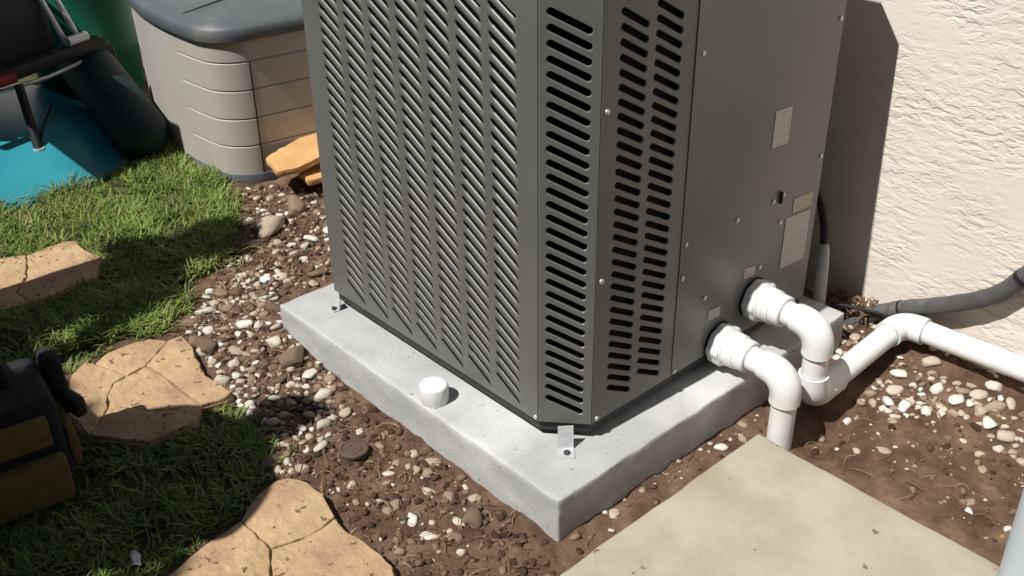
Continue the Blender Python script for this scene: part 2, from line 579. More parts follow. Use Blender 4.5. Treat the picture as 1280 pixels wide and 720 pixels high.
# concrete pad under the machine: dense box with uneven faces
def rough_box(x0, x1, y0, y1, z0, z1, step, amp, s, edge=0.004):
    bm = bmesh.new()
    bmesh.ops.create_cube(bm, size=1)
    for v in bm.verts:
        v.co = Vector(((x0 + x1) / 2 + v.co.x * (x1 - x0), (y0 + y1) / 2 + v.co.y * (y1 - y0), (z0 + z1) / 2 + v.co.z * (z1 - z0)))
    bmesh.ops.bevel(bm, geom=list(bm.edges), offset=edge, segments=2, profile=0.5, affect='EDGES')
    for ax, lo, hi in ((0, x0, x1), (1, y0, y1), (2, z0, z1)):
        n = int((hi - lo) / step)
        for i in range(1, n):
            co = [0, 0, 0]; no = [0, 0, 0]
            co[ax] = lo + (hi - lo) * i / n; no[ax] = 1
            bmesh.ops.bisect_plane(bm, geom=bm.verts[:] + bm.edges[:] + bm.faces[:], plane_co=co, plane_no=no, dist=1e-5)
    for v in bm.verts:
        p = v.co * s
        v.co += Vector((mnoise.fractal(p, 1, 2, 4), mnoise.fractal(p + Vector((31, 0, 0)), 1, 2, 4), 0.5 * mnoise.fractal(p + Vector((0, 57, 0)), 1, 2, 4))) * amp
    me = bpy.data.meshes.new('slab')
    bm.to_mesh(me); bm.free()
    for p in me.polygons: p.use_smooth = True
    me.set_sharp_from_angle(angle=R(50))
    return me


me = rough_box(0, PADX, 0, PADY, -0.06, PADZ, 0.016, 0.0030, 16, 0.005)
me.materials.append(M['pad'])
pad = link('concrete_pad', me)
tag(pad, 'square light grey concrete pad carrying the grey heat pump', 'concrete pad')

wc = G(947, 541, 0.025)
me = rough_box(-0.085, wc.x, -1.35, wc.y, -0.05, 0.025, 0.028, 0.004, 7, 0.006)
me.materials.append(M['walk'])
walk = link('walkway_slab', me)
tag(walk, kind='structure')

# ------------------------------------------------------------------ heat pump
X1, X2, Y1, Y2 = 0.112, 1.06, 0.09, 1.06
CH = 0.078
HT = 1.135
ZB = 0.158
hp = empty('heat_pump', (0.55, 0.55, PADZ))
OFF = Vector((0.55, 0.55, PADZ))
tag(hp, 'tall dark grey louvred pool heat pump on the concrete pad', 'heat pump')


def place(o, parent=hp, off=OFF):
    """keep world coordinates of a part that was modelled in place"""
    o.parent = parent
    o.matrix_parent_inverse = Matrix.Translation(-off)
    return o


OCT = [(X1, 0.18), (0.19, Y1), (1.0, Y1), (X2, 0.15), (X2, 0.985), (1.0, Y2), (0.19, Y2), (X1, 0.975)]
PAR = {}
# base pan, feet, inner coil block, top
mb = MB().prism(shrink(OCT, 0.010), 0.1275, ZB + 0.006)
place(mb.build('base_pan', M['pan'], bevel=0.003))
for (fx, fy) in ((0.25, 0.22), (0.92, 0.22), (0.25, 0.92), (0.92, 0.92)):
    mb = MB().box((fx, fy, 0.119), (0.07, 0.07, 0.019))
    place(mb.build('foot', M['black'], bevel=0.002))
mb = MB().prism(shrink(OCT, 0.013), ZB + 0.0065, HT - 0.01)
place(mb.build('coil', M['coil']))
mb = MB()
mb.prism(shrink(OCT, -0.004), HT - 0.004, HT + 0.012)
mb.prism(shrink(OCT, 0.05), HT + 0.0125, HT + 0.028)
top = place(mb.build('top_panel', M['cabinet'], bevel=0.003))
mb = MB()
for k in range(9):
    rr = 0.04 + k * 0.038
    mb.tube([(0.585 + rr * math.cos(a), 0.575 + rr * math.sin(a), HT + 0.034) for a in np.linspace(0, 2 * math.pi, 33)], 0.0025, 5, cap=False)
place(mb.build('fan_grille', M['black'], smooth=True))

T = 0.0016
# left panel: frame bars between seven columns, louvres one by one
COLS = [(0.905 - 0.0983 * i, 0.826 - 0.0983 * i) for i in range(7)]
DROP = 0.043
PITCH = 0.0290
ZL0 = 0.222          # upper end of the lowest slot
NR = 30
xf = X1
ytop, ybot = 0.975, 0.18
mb = MB()


def strip(y0, y1, zz):
    """panel piece: y0>y1, corner heights zz = (bottom y0, bottom y1, top y1, top y0)"""
    a, b_, c, d = zz
    v = [(xf, y0, a), (xf, y1, b_), (xf, y1, c), (xf, y0, d)]
    v += [(xf + T, p[1], p[2]) for p in v]
    mb.add(v, [(3, 2, 1, 0), (4, 5, 6, 7), (0, 1, 5, 4), (1, 2, 6, 5), (2, 3, 7, 6), (3, 0, 4, 7)])


prev = ytop
for (a, b_) in COLS:
    strip(prev, a, (ZB, ZB, HT - 0.005, HT - 0.005))
    prev = b_
    strip(a, b_, (ZB, ZB, ZL0 - DROP - 0.007, ZL0 - 0.007))
    zt = ZL0 + NR * PITCH
    strip(a, b_, (zt, zt - DROP, HT - 0.005, HT - 0.005))
strip(prev, ybot, (ZB, ZB, HT - 0.005, HT - 0.005))
lp = place(mb.build('louvre_panel', M['cabinet']))

# one louvre: stamped awning running down to the right
lv, lf = [], []
NS = 14
W = COLS[0][0] - COLS[0][1]
for i in range(NS + 1):
    s = i / NS
    e = min(1.0, s / 0.09, (1 - s) / 0.09)
    e = max(0.0, e) ** 0.6
    # rolled-in upper edge, flat face, folded lower edge; the slot closes in a round end
    for j, (dx, dz) in enumerate(((0.0030, 0.0074), (0.0012, 0.0058), (0.0, 0.0034), (-0.0010, -0.0072), (0.0026, -0.0080))):
        zz = dz if e >= 1 else (dz * e + (1 - e) * (0.0148 if dz > 0.007 else -0.0148 if dz < -0.0075 else dz))
        lv.append((dx * e, -W * s, -DROP * s + zz))
for i in range(NS):
    for j in range(4):
        lf.append((i * 5 + j, i * 5 + j + 1, (i + 1) * 5 + j + 1, (i + 1) * 5 + j))
lme = bpy.data.meshes.new('louvre')
lme.from_pydata(lv, [], lf)
lme.materials.append(M['cabinet'])
for p in lme.polygons: p.use_smooth = True
for (a, b_) in COLS:
    for k in range(NR):
        o = link('louvre', lme, lp)
        o.location = (xf + 0.0002, a, ZL0 + k * PITCH + 0.012)


# slotted sheets for the corner and the right side
def slot_sheet(L0, cols, zlow, nrows, pitch, drop, sw, zb, zt, width):
    """flat sheet in (s, z): cols = [(s0, s1)] of slots, everything between the slots is metal"""
    V = []; F = []

    def poly(pts):
        n = len(V)
        V.extend(tuple(p) for p in pts); F.append(tuple(range(n, n + len(pts))))
    prev_edge = [(L0, zb), (L0, zt)]                  # vertices up the left side of the next strip
    for ci, (s0, s1) in enumerate(cols):
        m0, m1 = s0 - 0.006, s1 + 0.006
        sl = -drop / (s1 - s0)
        zl = zlow[ci]

        def line(s, zc):
            return zc + sl * (s - s0)
        h = pitch / 2
        le = [(m0, zb)]; re = [(m1, zb)]
        for k in range(nrows[ci]):
            zc = zl + k * pitch
            for q in (0, .17, .33, .5, .67, .83):
                le.append((m0, line(m0, zc - h) + q * pitch)); re.append((m1, line(m1, zc - h) + q * pitch))
        top = zl + (nrows[ci] - 0.5) * pitch
        le += [(m0, line(m0, top)), (m0, zt)]; re += [(m1, line(m1, top)), (m1, zt)]
        poly(prev_edge[::-1] + le)
        poly([le[0], re[0], re[1], le[1]])
        poly([le[-2], re[-2], re[-1], le[-1]])
        for k in range(nrows[ci]):
            zc = zl + k * pitch
            p0 = Vector((s0 + sw / 2, line(s0 + sw / 2, zc))); p1 = Vector((s1 - sw / 2, line(s1 - sw / 2, zc)))
            d = (p1 - p0).normalized(); nn = Vector((-d.y, d.x))
            inn = []
            for q in range(7):
                a = math.pi / 2 + math.pi * q / 6
                inn.append(p0 + d * math.cos(a) * sw / 2 + nn * math.sin(a) * sw / 2)
            for q in range(7):
                a = -math.pi / 2 + math.pi * q / 6
                inn.append(p1 + d * math.cos(a) * sw / 2 + nn * math.sin(a) * sw / 2)
            b0 = 1 + 6 * k
            out = [le[b0 + 6 - q] for q in range(7)] + [re[b0 + q] for q in range(7)]
            cen = (p0 + p1) / 2
            rim = []
            for p in inn:
                w = (p - p0).dot(d) / max((p1 - p0).length, 1e-6)
                c_ = p0 + d * (p1 - p0).length * max(0, min(1, w))
                rim.append(c_ + (p - c_) * 0.80)
            n = len(V)
            V.extend([tuple(p) for p in inn] + out + [(p.x, p.y, 0.0022) for p in rim])
            for q in range(14):
                r = (q + 1) % 14
                F.append((n + 14 + q, n + 14 + r, n + r, n + q))
                F.append((n + q, n + r, n + 28 + r, n + 28 + q))
        prev_edge = re
    poly(prev_edge[::-1] + [(width, zb), (width, zt)])
    return V, F


def sheet_obj(name, V, F, origin, sdir, parent=None):
    o3 = Vector(origin); sd = Vector(sdir).normalized()
    outv = Vector((sd.y, -sd.x, 0))
    v = [o3 + sd * p[0] + Vector((0, 0, p[1])) - outv * (p[2] if len(p) > 2 else 0.0) for p in V]
    ob = obj(name, v, F, M['cabinet'])
    bm = bmesh.new(); bm.from_mesh(ob.data)
    bmesh.ops.remove_doubles(bm, verts=bm.verts, dist=1e-5)
    bmesh.ops.recalc_face_normals(bm, faces=bm.faces)
    outn = Vector((sd.y, -sd.x, 0))
    bm.faces.ensure_lookup_table()
    if bm.faces[0].normal.dot(outn) < 0:
        bmesh.ops.reverse_faces(bm, faces=bm.faces)
    bm.to_mesh(ob.data); bm.free()
    md = ob.modifiers.new('thick', 'SOLIDIFY')
    md.thickness = 0.002
    md.offset = -1
    return place(ob)


cw = math.hypot(0.078, 0.09)
V_, F_ = slot_sheet(0.0012, [(0.0155, 0.1015)], [0.228], [30], 0.0291, 0.041, 0.0165, ZB, HT - 0.005, cw - 0.0012)
corner = sheet_obj('corner_panel', V_, F_, (X1, 0.18, 0), (0.078, -0.09, 0))
V_, F_ = slot_sheet(0.0012, [(0.045, 0.125), (0.144, 0.226)], [0.236, 0.232], [30, 30], 0.0286, 0.046, 0.0155, ZB, HT - 0.005, 0.270)
rp = sheet_obj('side_louvre_panel', V_, F_, (0.19, Y1, 0), (1, 0, 0))
# service panel and the sides out of sight
mb = MB().box((0.7315, Y1 + 0.002, (ZB + HT - 0.005) / 2), (0.537, 0.004, HT - 0.005 - ZB))
svc = place(mb.build('service_panel', M['cabinet'], bevel=0.001))
mb = MB()
for i in range(3, 7):
    p, q = Vector(OCT[i - 1]), Vector(OCT[i])
    if i == 3: pass
    e = (q - p).normalized(); c = (p + q) / 2 + Vector((-e.y, e.x)) * 0.003
    mb.box((c.x, c.y, (ZB + HT - 0.005) / 2), ((q - p).length - 0.003, 0.004, HT - 0.005 - ZB), math.atan2(e.y, e.x))
place(mb.build('rear_panel', M['cabinet']))
mb = MB()
p, q = Vector(OCT[6]), Vector(OCT[7])
e = (q - p).normalized(); c = (p + q) / 2 + Vector((-e.y, e.x)) * 0.003
mb.box((c.x, c.y, (ZB + HT - 0.005) / 2), ((q - p).length - 0.003, 0.004, HT - 0.005 - ZB), math.atan2(e.y, e.x))
place(mb.build('rear_corner_panel', M['cabinet']))
mb = MB().box((0.4605, Y1 - 0.0012, (ZB + HT) / 2), (0.004, 0.0024, HT - ZB - 0.012))
place(mb.build('panel_seam', M['cabinet'], bevel=0.0006))


def screw(loc, nrm, parent, off=OFF, r=0.0052):
    n = Vector(nrm).normalized()
    c = Vector(loc)
    m_ = MB().tube([c, c + n * 0.0012, c + n * 0.0030, c + n * 0.0040], [r * 1.25, r * 1.25, r, r * 0.45], 10)
    o = m_.build('screw', M['screw'], smooth=True, sharp=35)
    place(o, parent, off)


for (sx, sz) in ((0.476, 0.501), (0.473, 0.417), (0.563, 0.33), (0.661, 0.497), (0.842, 0.428), (0.776, 0.329), (0.802, 0.497), (0.84, 0.503), (0.47, 0.167), (0.483, 0.93), (0.985, 0.56), (0.985, 0.9)):
    screw((sx, Y1 - 0.0002, sz), (0, -1, 0), hp)
for sz in (0.515, 0.879, 0.167):
    screw((0.206, Y1 - 0.0002, sz), (0, -1, 0), hp)
screw((X1 + 0.0003, 0.186, 0.166), (-1, 0, 0), hp)
e = (Vector(OCT[7]) - Vector(OCT[6])).normalized()
for sz in (0.80, 0.45, 0.20):
    screw((0.130, 0.9945, sz), (-0.707, 0.707, 0), hp)


def sticker(x0, x1, z0, z1, mat, skew=0.0):
    m_ = MB()
    y = Y1 - 0.0014
    v = [(x0, y, z0), (x1, y, z0 - skew), (x1, y, z1 - skew), (x0, y, z1)]
    v += [(a[0], Y1 + 0.0002, a[2]) for a in v]
    m_.add(v, [(0, 1, 2, 3), (7, 6, 5, 4), (0, 4, 5, 1), (1, 5, 6, 2), (2, 6, 7, 3), (3, 7, 4, 0)])
    place(m_.build('sticker', mat))


sticker(0.766, 0.831, 0.643, 0.733, M['label_plain'], 0.004)
sticker(0.890, 0.973, 0.436, 0.475, M['label_tan'], 0.004)
sticker(0.866, 0.972, 0.290, 0.430, M['label'], 0.008)
sticker(0.584, 0.628, 0.258, 0.286, M['tagpaper'], 0.006)
sticker(0.712, 0.756, 0.320, 0.349, M['tagpaper'], 0.006)
mb = MB().box((0.828, Y1 - 0.004, 0.500), (0.006, 0.008, 0.030))
place(mb.build('latch', M['black'], bevel=0.001))

# hold-down clips on the pad
def clip(center, outdir, name_label, w=0.034, h=0.054, foot=0.034, lean=0.012):
    t = empty('hold_down_clip', center)
    d = Vector(outdir).normalized(); s = Vector((-d.y, d.x, 0))
    th = 0.003
    prof = [(0, h), (lean, 0.0035), (lean + foot, 0.0035)]
    m_ = MB()
    v = []
    for (a, z) in prof:
        for k in (-1, 1):
            v.append(d * a + s * (k * w / 2) + Vector((0, 0, z)))
    inner = []
    for (a, z), (da, dz) in zip(prof, ((-th, 0), (-th, -th), (0, -th))):
        for k in (-1, 1):
            inner.append(d * (a + da) + s * (k * w / 2) + Vector((0, 0, z + dz)))
    n = len(v)
    f = [(0, 1, 3, 2), (2, 3, 5, 4), (n + 2, n + 3, n + 1, n), (n + 4, n + 5, n + 3, n + 2),
         (0, 2, n + 2, n), (2, 4, n + 4, n + 2), (1, n + 1, n + 3, 3), (3, n + 3, n + 5, 5), (0, n, n + 1, 1), (4, 5, n + 5, n + 4)]
    m_.add(v + inner, f)
    m_.build('strap', M['galv'], t)
    c = d * (lean + foot * 0.52) + Vector((0, 0, 0.0032))
    m_ = MB().tube([c, c + Vector((0, 0, 0.005)), c + Vector((0, 0, 0.007))], [0.0075, 0.0075, 0.005], 6)
    m_.build('bolt', M['pan'], t)
    tag(t, name_label, 'bracket')


clip((0.138, 0.118, PADZ), (-0.62, -0.78, 0), 'galvanised strap clip with dark bolt at the near corner of the heat pump')
clip((0.108, 0.955, PADZ), (-1, 0.15, 0), 'small galvanised clip at the heat pump corner facing the deck box', w=0.025, h=0.03, foot=0.016, lean=0.006)

# ------------------------------------------------------------------ white pipes
def joint(parent, p, axis_, r):
    a = Vector(axis_).normalized()
    c = Vector(p)
    MB().tube([c - a * 0.0016, c + a * 0.0016], [r, r], 24).build('glue_ring', M['primer'], parent, smooth=True, sharp=40)


def pvc_run(name, label, px, pz, ydown, lower=None):
    t = empty(name, (0, 0, 0))
    # union: lobed nut against the cabinet, shoulder, socket
    yo = [0.001, 0.003, 0.006, 0.036, 0.039, 0.0395, 0.043, 0.0435, 0.070, 0.0725, 0.073, 0.098, 0.101]
    ys = [Y1 - q for q in yo]
    rs = [0.036, 0.047, 0.0505, 0.0515, 0.049, 0.0475, 0.047, 0.0445, 0.0435, 0.0425, 0.0405, 0.0398, 0.0365]
    lb = [0, 0.03, 0.05, 0.05, 0.05, 0.0, 0.0, 0.0, 0.0, 0, 0, 0, 0]
    MB().tube([(px, y, pz) for y in ys], rs, 64, lobes=lb).build('union', M['pvc'], t, smooth=True, sharp=32)
    MB().tube([(px, Y1 - 0.0005, pz), (px, Y1 - 0.006, pz)], [0.053, 0.053], 40).build('gasket', M['black'], t, smooth=True, sharp=40)
    r0 = 0.0302
    yend = Y1 - 0.098
    joint(t, (px, yend - 0.004, pz), (0, 1, 0), 0.0306)
    MB().tube([(px, yend + 0.002, pz), (px, ydown + 0.055, pz)], r0, 24).build('pipe', M['pvc'], t, smooth=True, sharp=40)
    c = (px, ydown, pz)
    pts = [(px, ydown + 0.068, pz)] + arc((px, ydown + 1, pz), c, (px, ydown, pz - 1), 0.058, 10) + [(px, ydown, pz - 0.072)]
    rr = [0.0345] + [0.0362 + 0.0016 * math.sin(math.pi * i / 10) for i in range(11)] + [0.0368]
    MB().tube(pts, rr, 28).build('elbow', M['pvc'], t, smooth=True, sharp=60)
    joint(t, (px, ydown, pz - 0.0735), (0, 0, 1), 0.0325)
    return t, r0


t1, r0 = pvc_run('pvc_pipe', 'white plastic pipe bending straight down into the soil by the walkway slab', 0.632, 0.178, -0.114)
MB().tube([(0.632, -0.114, 0.112), (0.632, -0.115, -0.10)], r0, 24).build('pipe', M['pvc'], t1, smooth=True, sharp=40)
tag(t1, 'white plastic pipe bending straight down into the soil by the walkway slab', 'pipe')

t2, r0 = pvc_run('pvc_pipe', '', 0.760, 0.250, -0.106)
zl = 0.046
pc = Vector((1.172, -0.112, 0.088))         # corner by the wall
lowc = Vector((0.762, -0.106, zl))
MB().tube([(0.760, -0.106, 0.182), (0.761, -0.106, zl + 0.055)], r0, 24).build('pipe', M['pvc'], t2, smooth=True, sharp=40)
dirp = (pc - lowc).normalized()
up = Vector((0, 0, 1))
pts = [lowc + up * 0.072] + arc(lowc + up, lowc, lowc + dirp, 0.058, 10) + [lowc + dirp * 0.105]
MB().tube(pts, [0.0366] + [0.0362 + 0.0016 * math.sin(math.pi * i / 10) for i in range(11)] + [0.0366], 28).build('elbow', M['pvc'], t2, smooth=True, sharp=60)
joint(t2, lowc + up * 0.0735, up, 0.0322)
MB().tube([lowc + dirp * 0.09, pc - dirp * 0.05], r0, 24).build('pipe', M['pvc'], t2, smooth=True, sharp=40)
joint(t2, lowc + dirp * 0.1065, dirp, 0.0322)
dw = Vector((0.03, -1, 0.02)).normalized()
pts = [pc - dirp * 0.068] + arc(pc - dirp, pc, pc + dw, 0.052, 10) + [pc + dw * 0.066]
MB().tube(pts, [0.0366] + [0.0362] * 11 + [0.0366], 28).build('elbow', M['pvc'], t2, smooth=True, sharp=60)
joint(t2, pc - dirp * 0.0695, dirp, 0.0325)
joint(t2, pc + dw * 0.0675, dw, 0.0325)
MB().tube([pc + dw * 0.05, pc + dw * 1.6], r0, 24).build('pipe', M['pvc'], t2, smooth=True, sharp=40)
tag(t2, 'white plastic pipe turning low over the soil and then along the stucco wall', 'pipe')

# cap on the pad
tc_ = empty('pipe_cap', (0.036, 0.452, PADZ))
prof = [(0.0320, -0.004), (0.0342, 0.002), (0.0342, 0.041), (0.0325, 0.0455), (0.029, 0.0475), (0.012, 0.0485)]
MB().tube([(0, 0, z) for r_, z in prof], [r_ for r_, z in prof], 40, lobes=[0, 0.012, 0.012, 0, 0, 0]).build('cap', M['pvc'], tc_, smooth=True, sharp=50)
tag(tc_, 'short white pipe cap standing on the concrete pad', 'pipe cap')

# conduits
def smooth_path(P, n=8):
    P = [Vector(p) for p in P]
    out = []
    for i in range(len(P) - 1):
        a = P[max(i - 1, 0)]; b = P[i]; c = P[i + 1]; d = P[min(i + 2, len(P) - 1)]
        for k in range(n):
            t = k / n
            out.append(0.5 * ((2 * b) + (c - a) * t + (2 * a - 5 * b + 4 * c - d) * t * t + (3 * b - a - 3 * c + d) * t ** 3))
    out.append(P[-1])
    return out


cp = smooth_path([(1.165, 0.06, -0.02), (1.19, 0.015, 0.040), (1.21, -0.035, 0.072), (1.218, -0.10, 0.110), (1.216, -0.192, 0.160), (1.217, -0.285, 0.220), (1.217, -0.345, 0.283), (1.216, -0.42, 0.42), (1.215, -0.47, 0.60)])
tb = empty('flexible_conduit', (1.205, 0, 0))
o = MB().tube(cp, [0.0225 + 0.0007 * math.sin(i * 1.3) for i in range(len(cp))], 20).build('sheath', M['conduit'], smooth=True, sharp=60)
place(o, tb, Vector((1.205, 0, 0)))
mid = cp[22]; tdir = (cp[23] - cp[21]).normalized()
o = MB().tube([mid - tdir * 0.003, mid + tdir * 0.003], 0.0238, 20).build('cable_tie', M['black'], smooth=True, sharp=40)
place(o, tb, Vector((1.205, 0, 0)))
mid = cp[50]; tdir = (cp[51] - cp[49]).normalized()
o = MB().tube([mid - tdir * 0.006, mid + tdir * 0.006], 0.0242, 20).build('cable_tie', M['black'], smooth=True, sharp=40)
place(o, tb, Vector((1.205, 0, 0)))
tag(tb, 'thick dark grey flexible conduit rising from the soil along the stucco wall', 'conduit')

ts = empty('conduit_whip', (1.092, 0.10, 0))
o = MB().tube([(1.092, 0.088, -0.04), (1.093, 0.094, 0.10), (1.094, 0.100, 0.20), (1.094, 0.104, 0.25), (1.094, 0.106, 0.275)], [0.0175, 0.0172, 0.0170, 0.0165, 0.011], 18).build('lower_sleeve', M['stub'], smooth=True, sharp=40)
place(o, ts, Vector((1.092, 0.10, 0)))
o = MB().tube(smooth_path([(1.094, 0.105, 0.262), (1.094, 0.112, 0.32), (1.092, 0.135, 0.39), (1.082, 0.175, 0.44), (1.062, 0.205, 0.45)]), 0.0115, 14).build('flex', M['black'], smooth=True)
place(o, ts, Vector((1.092, 0.10, 0)))
tag(ts, 'upright pale grey conduit sleeve with black flex behind the heat pump', 'conduit')

wp = smooth_path([(1.10, 0.075, 0.082), (1.13, 0.05, 0.090), (1.16, 0.0, 0.085), (1.185, -0.045, 0.078), (1.20, -0.075, 0.05)])
wr = MB().tube(wp, 0.005, 10).build('cable', M['black'], smooth=True)
tag(wr, 'thin black cable lying between the pad and the thick conduit', 'cable')

# ------------------------------------------------------------------ deck box by the wall
BX0, BX1, BY0, BY1 = 0.45, 1.07, 2.05, 3.04
def box_outline(off=0.0, n=220):
    """rounded plan with a bowed front (towards -X); returns points and a region id"""
    pts = []
    cx, cy = (BX0 + BX1) / 2, (BY0 + BY1) / 2
    hx, hy = (BX1 - BX0) / 2 + off, (BY1 - BY0) / 2 + off
    rc = 0.10 + off
    segs = []
    # straight + corner arcs, counter-clockwise from front-right corner start
    def arcp(ox, oy, a0, a1, k):
        return [(ox + rc * math.cos(a0 + (a1 - a0) * i / k), oy + rc * math.sin(a0 + (a1 - a0) * i / k)) for i in range(k + 1)]
    P = []
    P += arcp(cx - hx + rc, cy - hy + rc, math.pi, 1.5 * math.pi, 16)
    P += [(cx - hx + rc + (2 * hx - 2 * rc) * i / 40, cy - hy) for i in range(1, 40)]
    P += arcp(cx + hx - rc, cy - hy + rc, 1.5 * math.pi, 2 * math.pi, 8)
    P += [(cx + hx, cy - hy + rc + (2 * hy - 2 * rc) * i / 10) for i in range(1, 10)]
    P += arcp(cx + hx - rc, cy + hy - rc, 0, 0.5 * math.pi, 8)
    P += [(cx + hx - rc - (2 * hx - 2 * rc) * i / 20, cy + hy) for i in range(1, 20)]
    P += arcp(cx - hx + rc, cy + hy - rc, 0.5 * math.pi, math.pi, 16)
    P += [(cx - hx, cy + hy - rc - (2 * hy - 2 * rc) * i / 60) for i in range(1, 60)]
    out = []
    for x, y in P:
        bow = 0.08 * max(0.0, 1 - ((y - cy) / hy) ** 2) if x < cx else 0
        out.append((x - bow, y))
    return out


db = empty('deck_box', ((BX0 + BX1) / 2, (BY0 + BY1) / 2, 0))
DOF = Vector(((BX0 + BX1) / 2, (BY0 + BY1) / 2, 0))
base = box_outline(0)
nb = len(base)
cxy = Vector((DOF.x, DOF.y))
GZ = [0.142, 0.245, 0.350, 0.452]
zs = [0.030, 0.045]
for g in GZ:
    zs += [g - 0.0055, g - 0.004, g + 0.003, g + 0.0045]
zs += [0.50, 0.545]
zs = sorted(zs)
vv = []
for z in zs:
    fl = 0.985 + 0.028 * z / 0.53
    for i, (x, y) in enumerate(base):
        p = cxy + (Vector((x, y)) - cxy) * fl
        d = 0.0
        front = x < 0.56
        ng = min(abs(z - g) for g in GZ)
        grooved = (y < 2.30) or (front and y > 2.80)
        if ng < 0.0036 and grooved: d = 0.007
        # upright seam near the corner of the end face
        if abs(x - 99) < 0.004 and y < 2.2 and z < 0.46: d = max(d, 0.007)
        n_ = (p - cxy).normalized()
        p = p - n_ * d
        vv.append((p.x, p.y, z))
# widen the seam sample: shift the two outline columns next to it
ff = []
for j in range(len(zs) - 1):
    for i in range(nb):
        k = (i + 1) % nb
        ff.append((j * nb + i, j * nb + k, (j + 1) * nb + k, (j + 1) * nb + i))
o = obj('body', vv, ff, M['resin'], smooth=True, sharp=28)
place(o, db, DOF)
def endy(z):
    return cxy.y - (BY1 - BY0) / 2 * (0.985 + 0.028 * z / 0.53)


sb = MB()
sx0, sx1 = 0.548, 0.5525
va = []
for z in (0.036, 0.452):
    va += [(sx0, endy(z) + 0.004, z), (sx1, endy(z) + 0.004, z), (sx1, endy(z) - 0.0012, z), (sx0, endy(z) - 0.0012, z)]
sb.add(va, [(0, 1, 2, 3), (7, 6, 5, 4), (0, 4, 5, 1), (1, 5, 6, 2), (2, 6, 7, 3), (3, 7, 4, 0)])
o = sb.build('door_gap', M['black']); place(o, db, DOF)
pl = [tuple(cxy + (Vector(p) - cxy) * 0.995) for p in base]
o = MB().prism(pl, -0.02, 0.034).build('plinth', M['plinth'], bevel=0.004); place(o, db, DOF)
# lid: rim and shallow crowned top
lv_, lf_ = [], []
prof = [(0.000, 0.528), (0.020, 0.530), (0.024, 0.545), (0.024, 0.566), (0.018, 0.578), (-0.004, 0.588), (-0.06, 0.598), (-0.16, 0.615), (-0.30, 0.628)]
for k, (off, z) in enumerate(prof):
    bo = box_outline(max(off, -0.10))
    for i, (x, y) in enumerate(bo):
        p = Vector((x, y))
        if off < -0.10:
            p = cxy + (p - cxy) * (1 - (-off - 0.10) / 0.34)
        lv_.append((p.x, p.y, z))
for j in range(len(prof) - 1):
    for i in range(nb):
        k = (i + 1) % nb
        lf_.append((j * nb + i, j * nb + k, (j + 1) * nb + k, (j + 1) * nb + i))
lf_.append(tuple((len(prof) - 1) * nb + i for i in range(nb)))
lid = place(obj('lid', lv_, lf_, M['lid'], smooth=True, sharp=50), db, DOF)
for yy in (2.27, 2.42, 2.56, 2.71):
    pts = [(0.415, yy, 0.5895), (0.47, yy, 0.599), (0.56, yy, 0.6145), (0.68, yy, 0.6275), (0.95, yy, 0.6275)]
    o = MB().tube(smooth_path(pts, 5), 0.0042, 8).build('lid_rib', M['black'], smooth=True)
    o.parent = lid
    o.matrix_parent_inverse = Matrix.Identity(4)
# the box stands a little askew to the wall
pv = Vector((0.475, 2.07, 0))
SH = Vector((-0.025, 0.01, 0))
rm = Matrix.Rotation(R(-8), 3, 'Z')
db.location = pv + SH + rm @ (DOF - pv)
db.rotation_euler = (0, 0, R(-8))
tag(db, 'taupe resin deck box with slate grey lid standing by the house wall', 'deck box')

# ------------------------------------------------------------------ stones
def wobble(poly, amp=0.004, n=4, seed=0):
    out = []
    m = len(poly)
    for i in range(m):
        a = Vector(poly[i]); b = Vector(poly[(i + 1) % m])
        k = max(1, int((b - a).length / 0.018))
        for q in range(k):
            p = a.lerp(b, q / k)
            out.append((p.x + amp * mnoise.noise(Vector((p.x * 45, p.y * 45, seed))), p.y + amp * mnoise.noise(Vector((p.x * 45, p.y * 45, seed + 9)))))
    return out


def stepping_stone(label, pieces, z=0.03):
    P = [[tuple(G(px, py, z)[:2]) for px, py in pc_] for pc_ in pieces]
    cx = sum(p[0] for q in P for p in q) / sum(len(q) for q in P)
    cy = sum(p[1] for q in P for p in q) / sum(len(q) for q in P)
    t = empty('stepping_stone', (cx, cy, 0))
    for k, q in enumerate(P):
        q = [(p[0] - cx, p[1] - cy) for p in q]
        w = wobble(shrink(q, 0.0018), 0.0055, seed=k * 3 + cx * 7)
        MB().prism(w, -0.02, z + random.uniform(-0.003, 0.003)).build('flagstone', M['flag'], t, bevel=0.0045, seg=3)
    for k, q in enumerate(P):
        q = [(p[0] - cx, p[1] - cy) for p in q]
        MB().prism(shrink(q, -0.0012), -0.03, z - 0.011 - 0.0003 * k).build('mortar_bed', M['flag'], t)
    tag(t, label, 'stepping stone', 'tan stepping stones')
    return [[(p[0], p[1]) for p in q] for q in P]


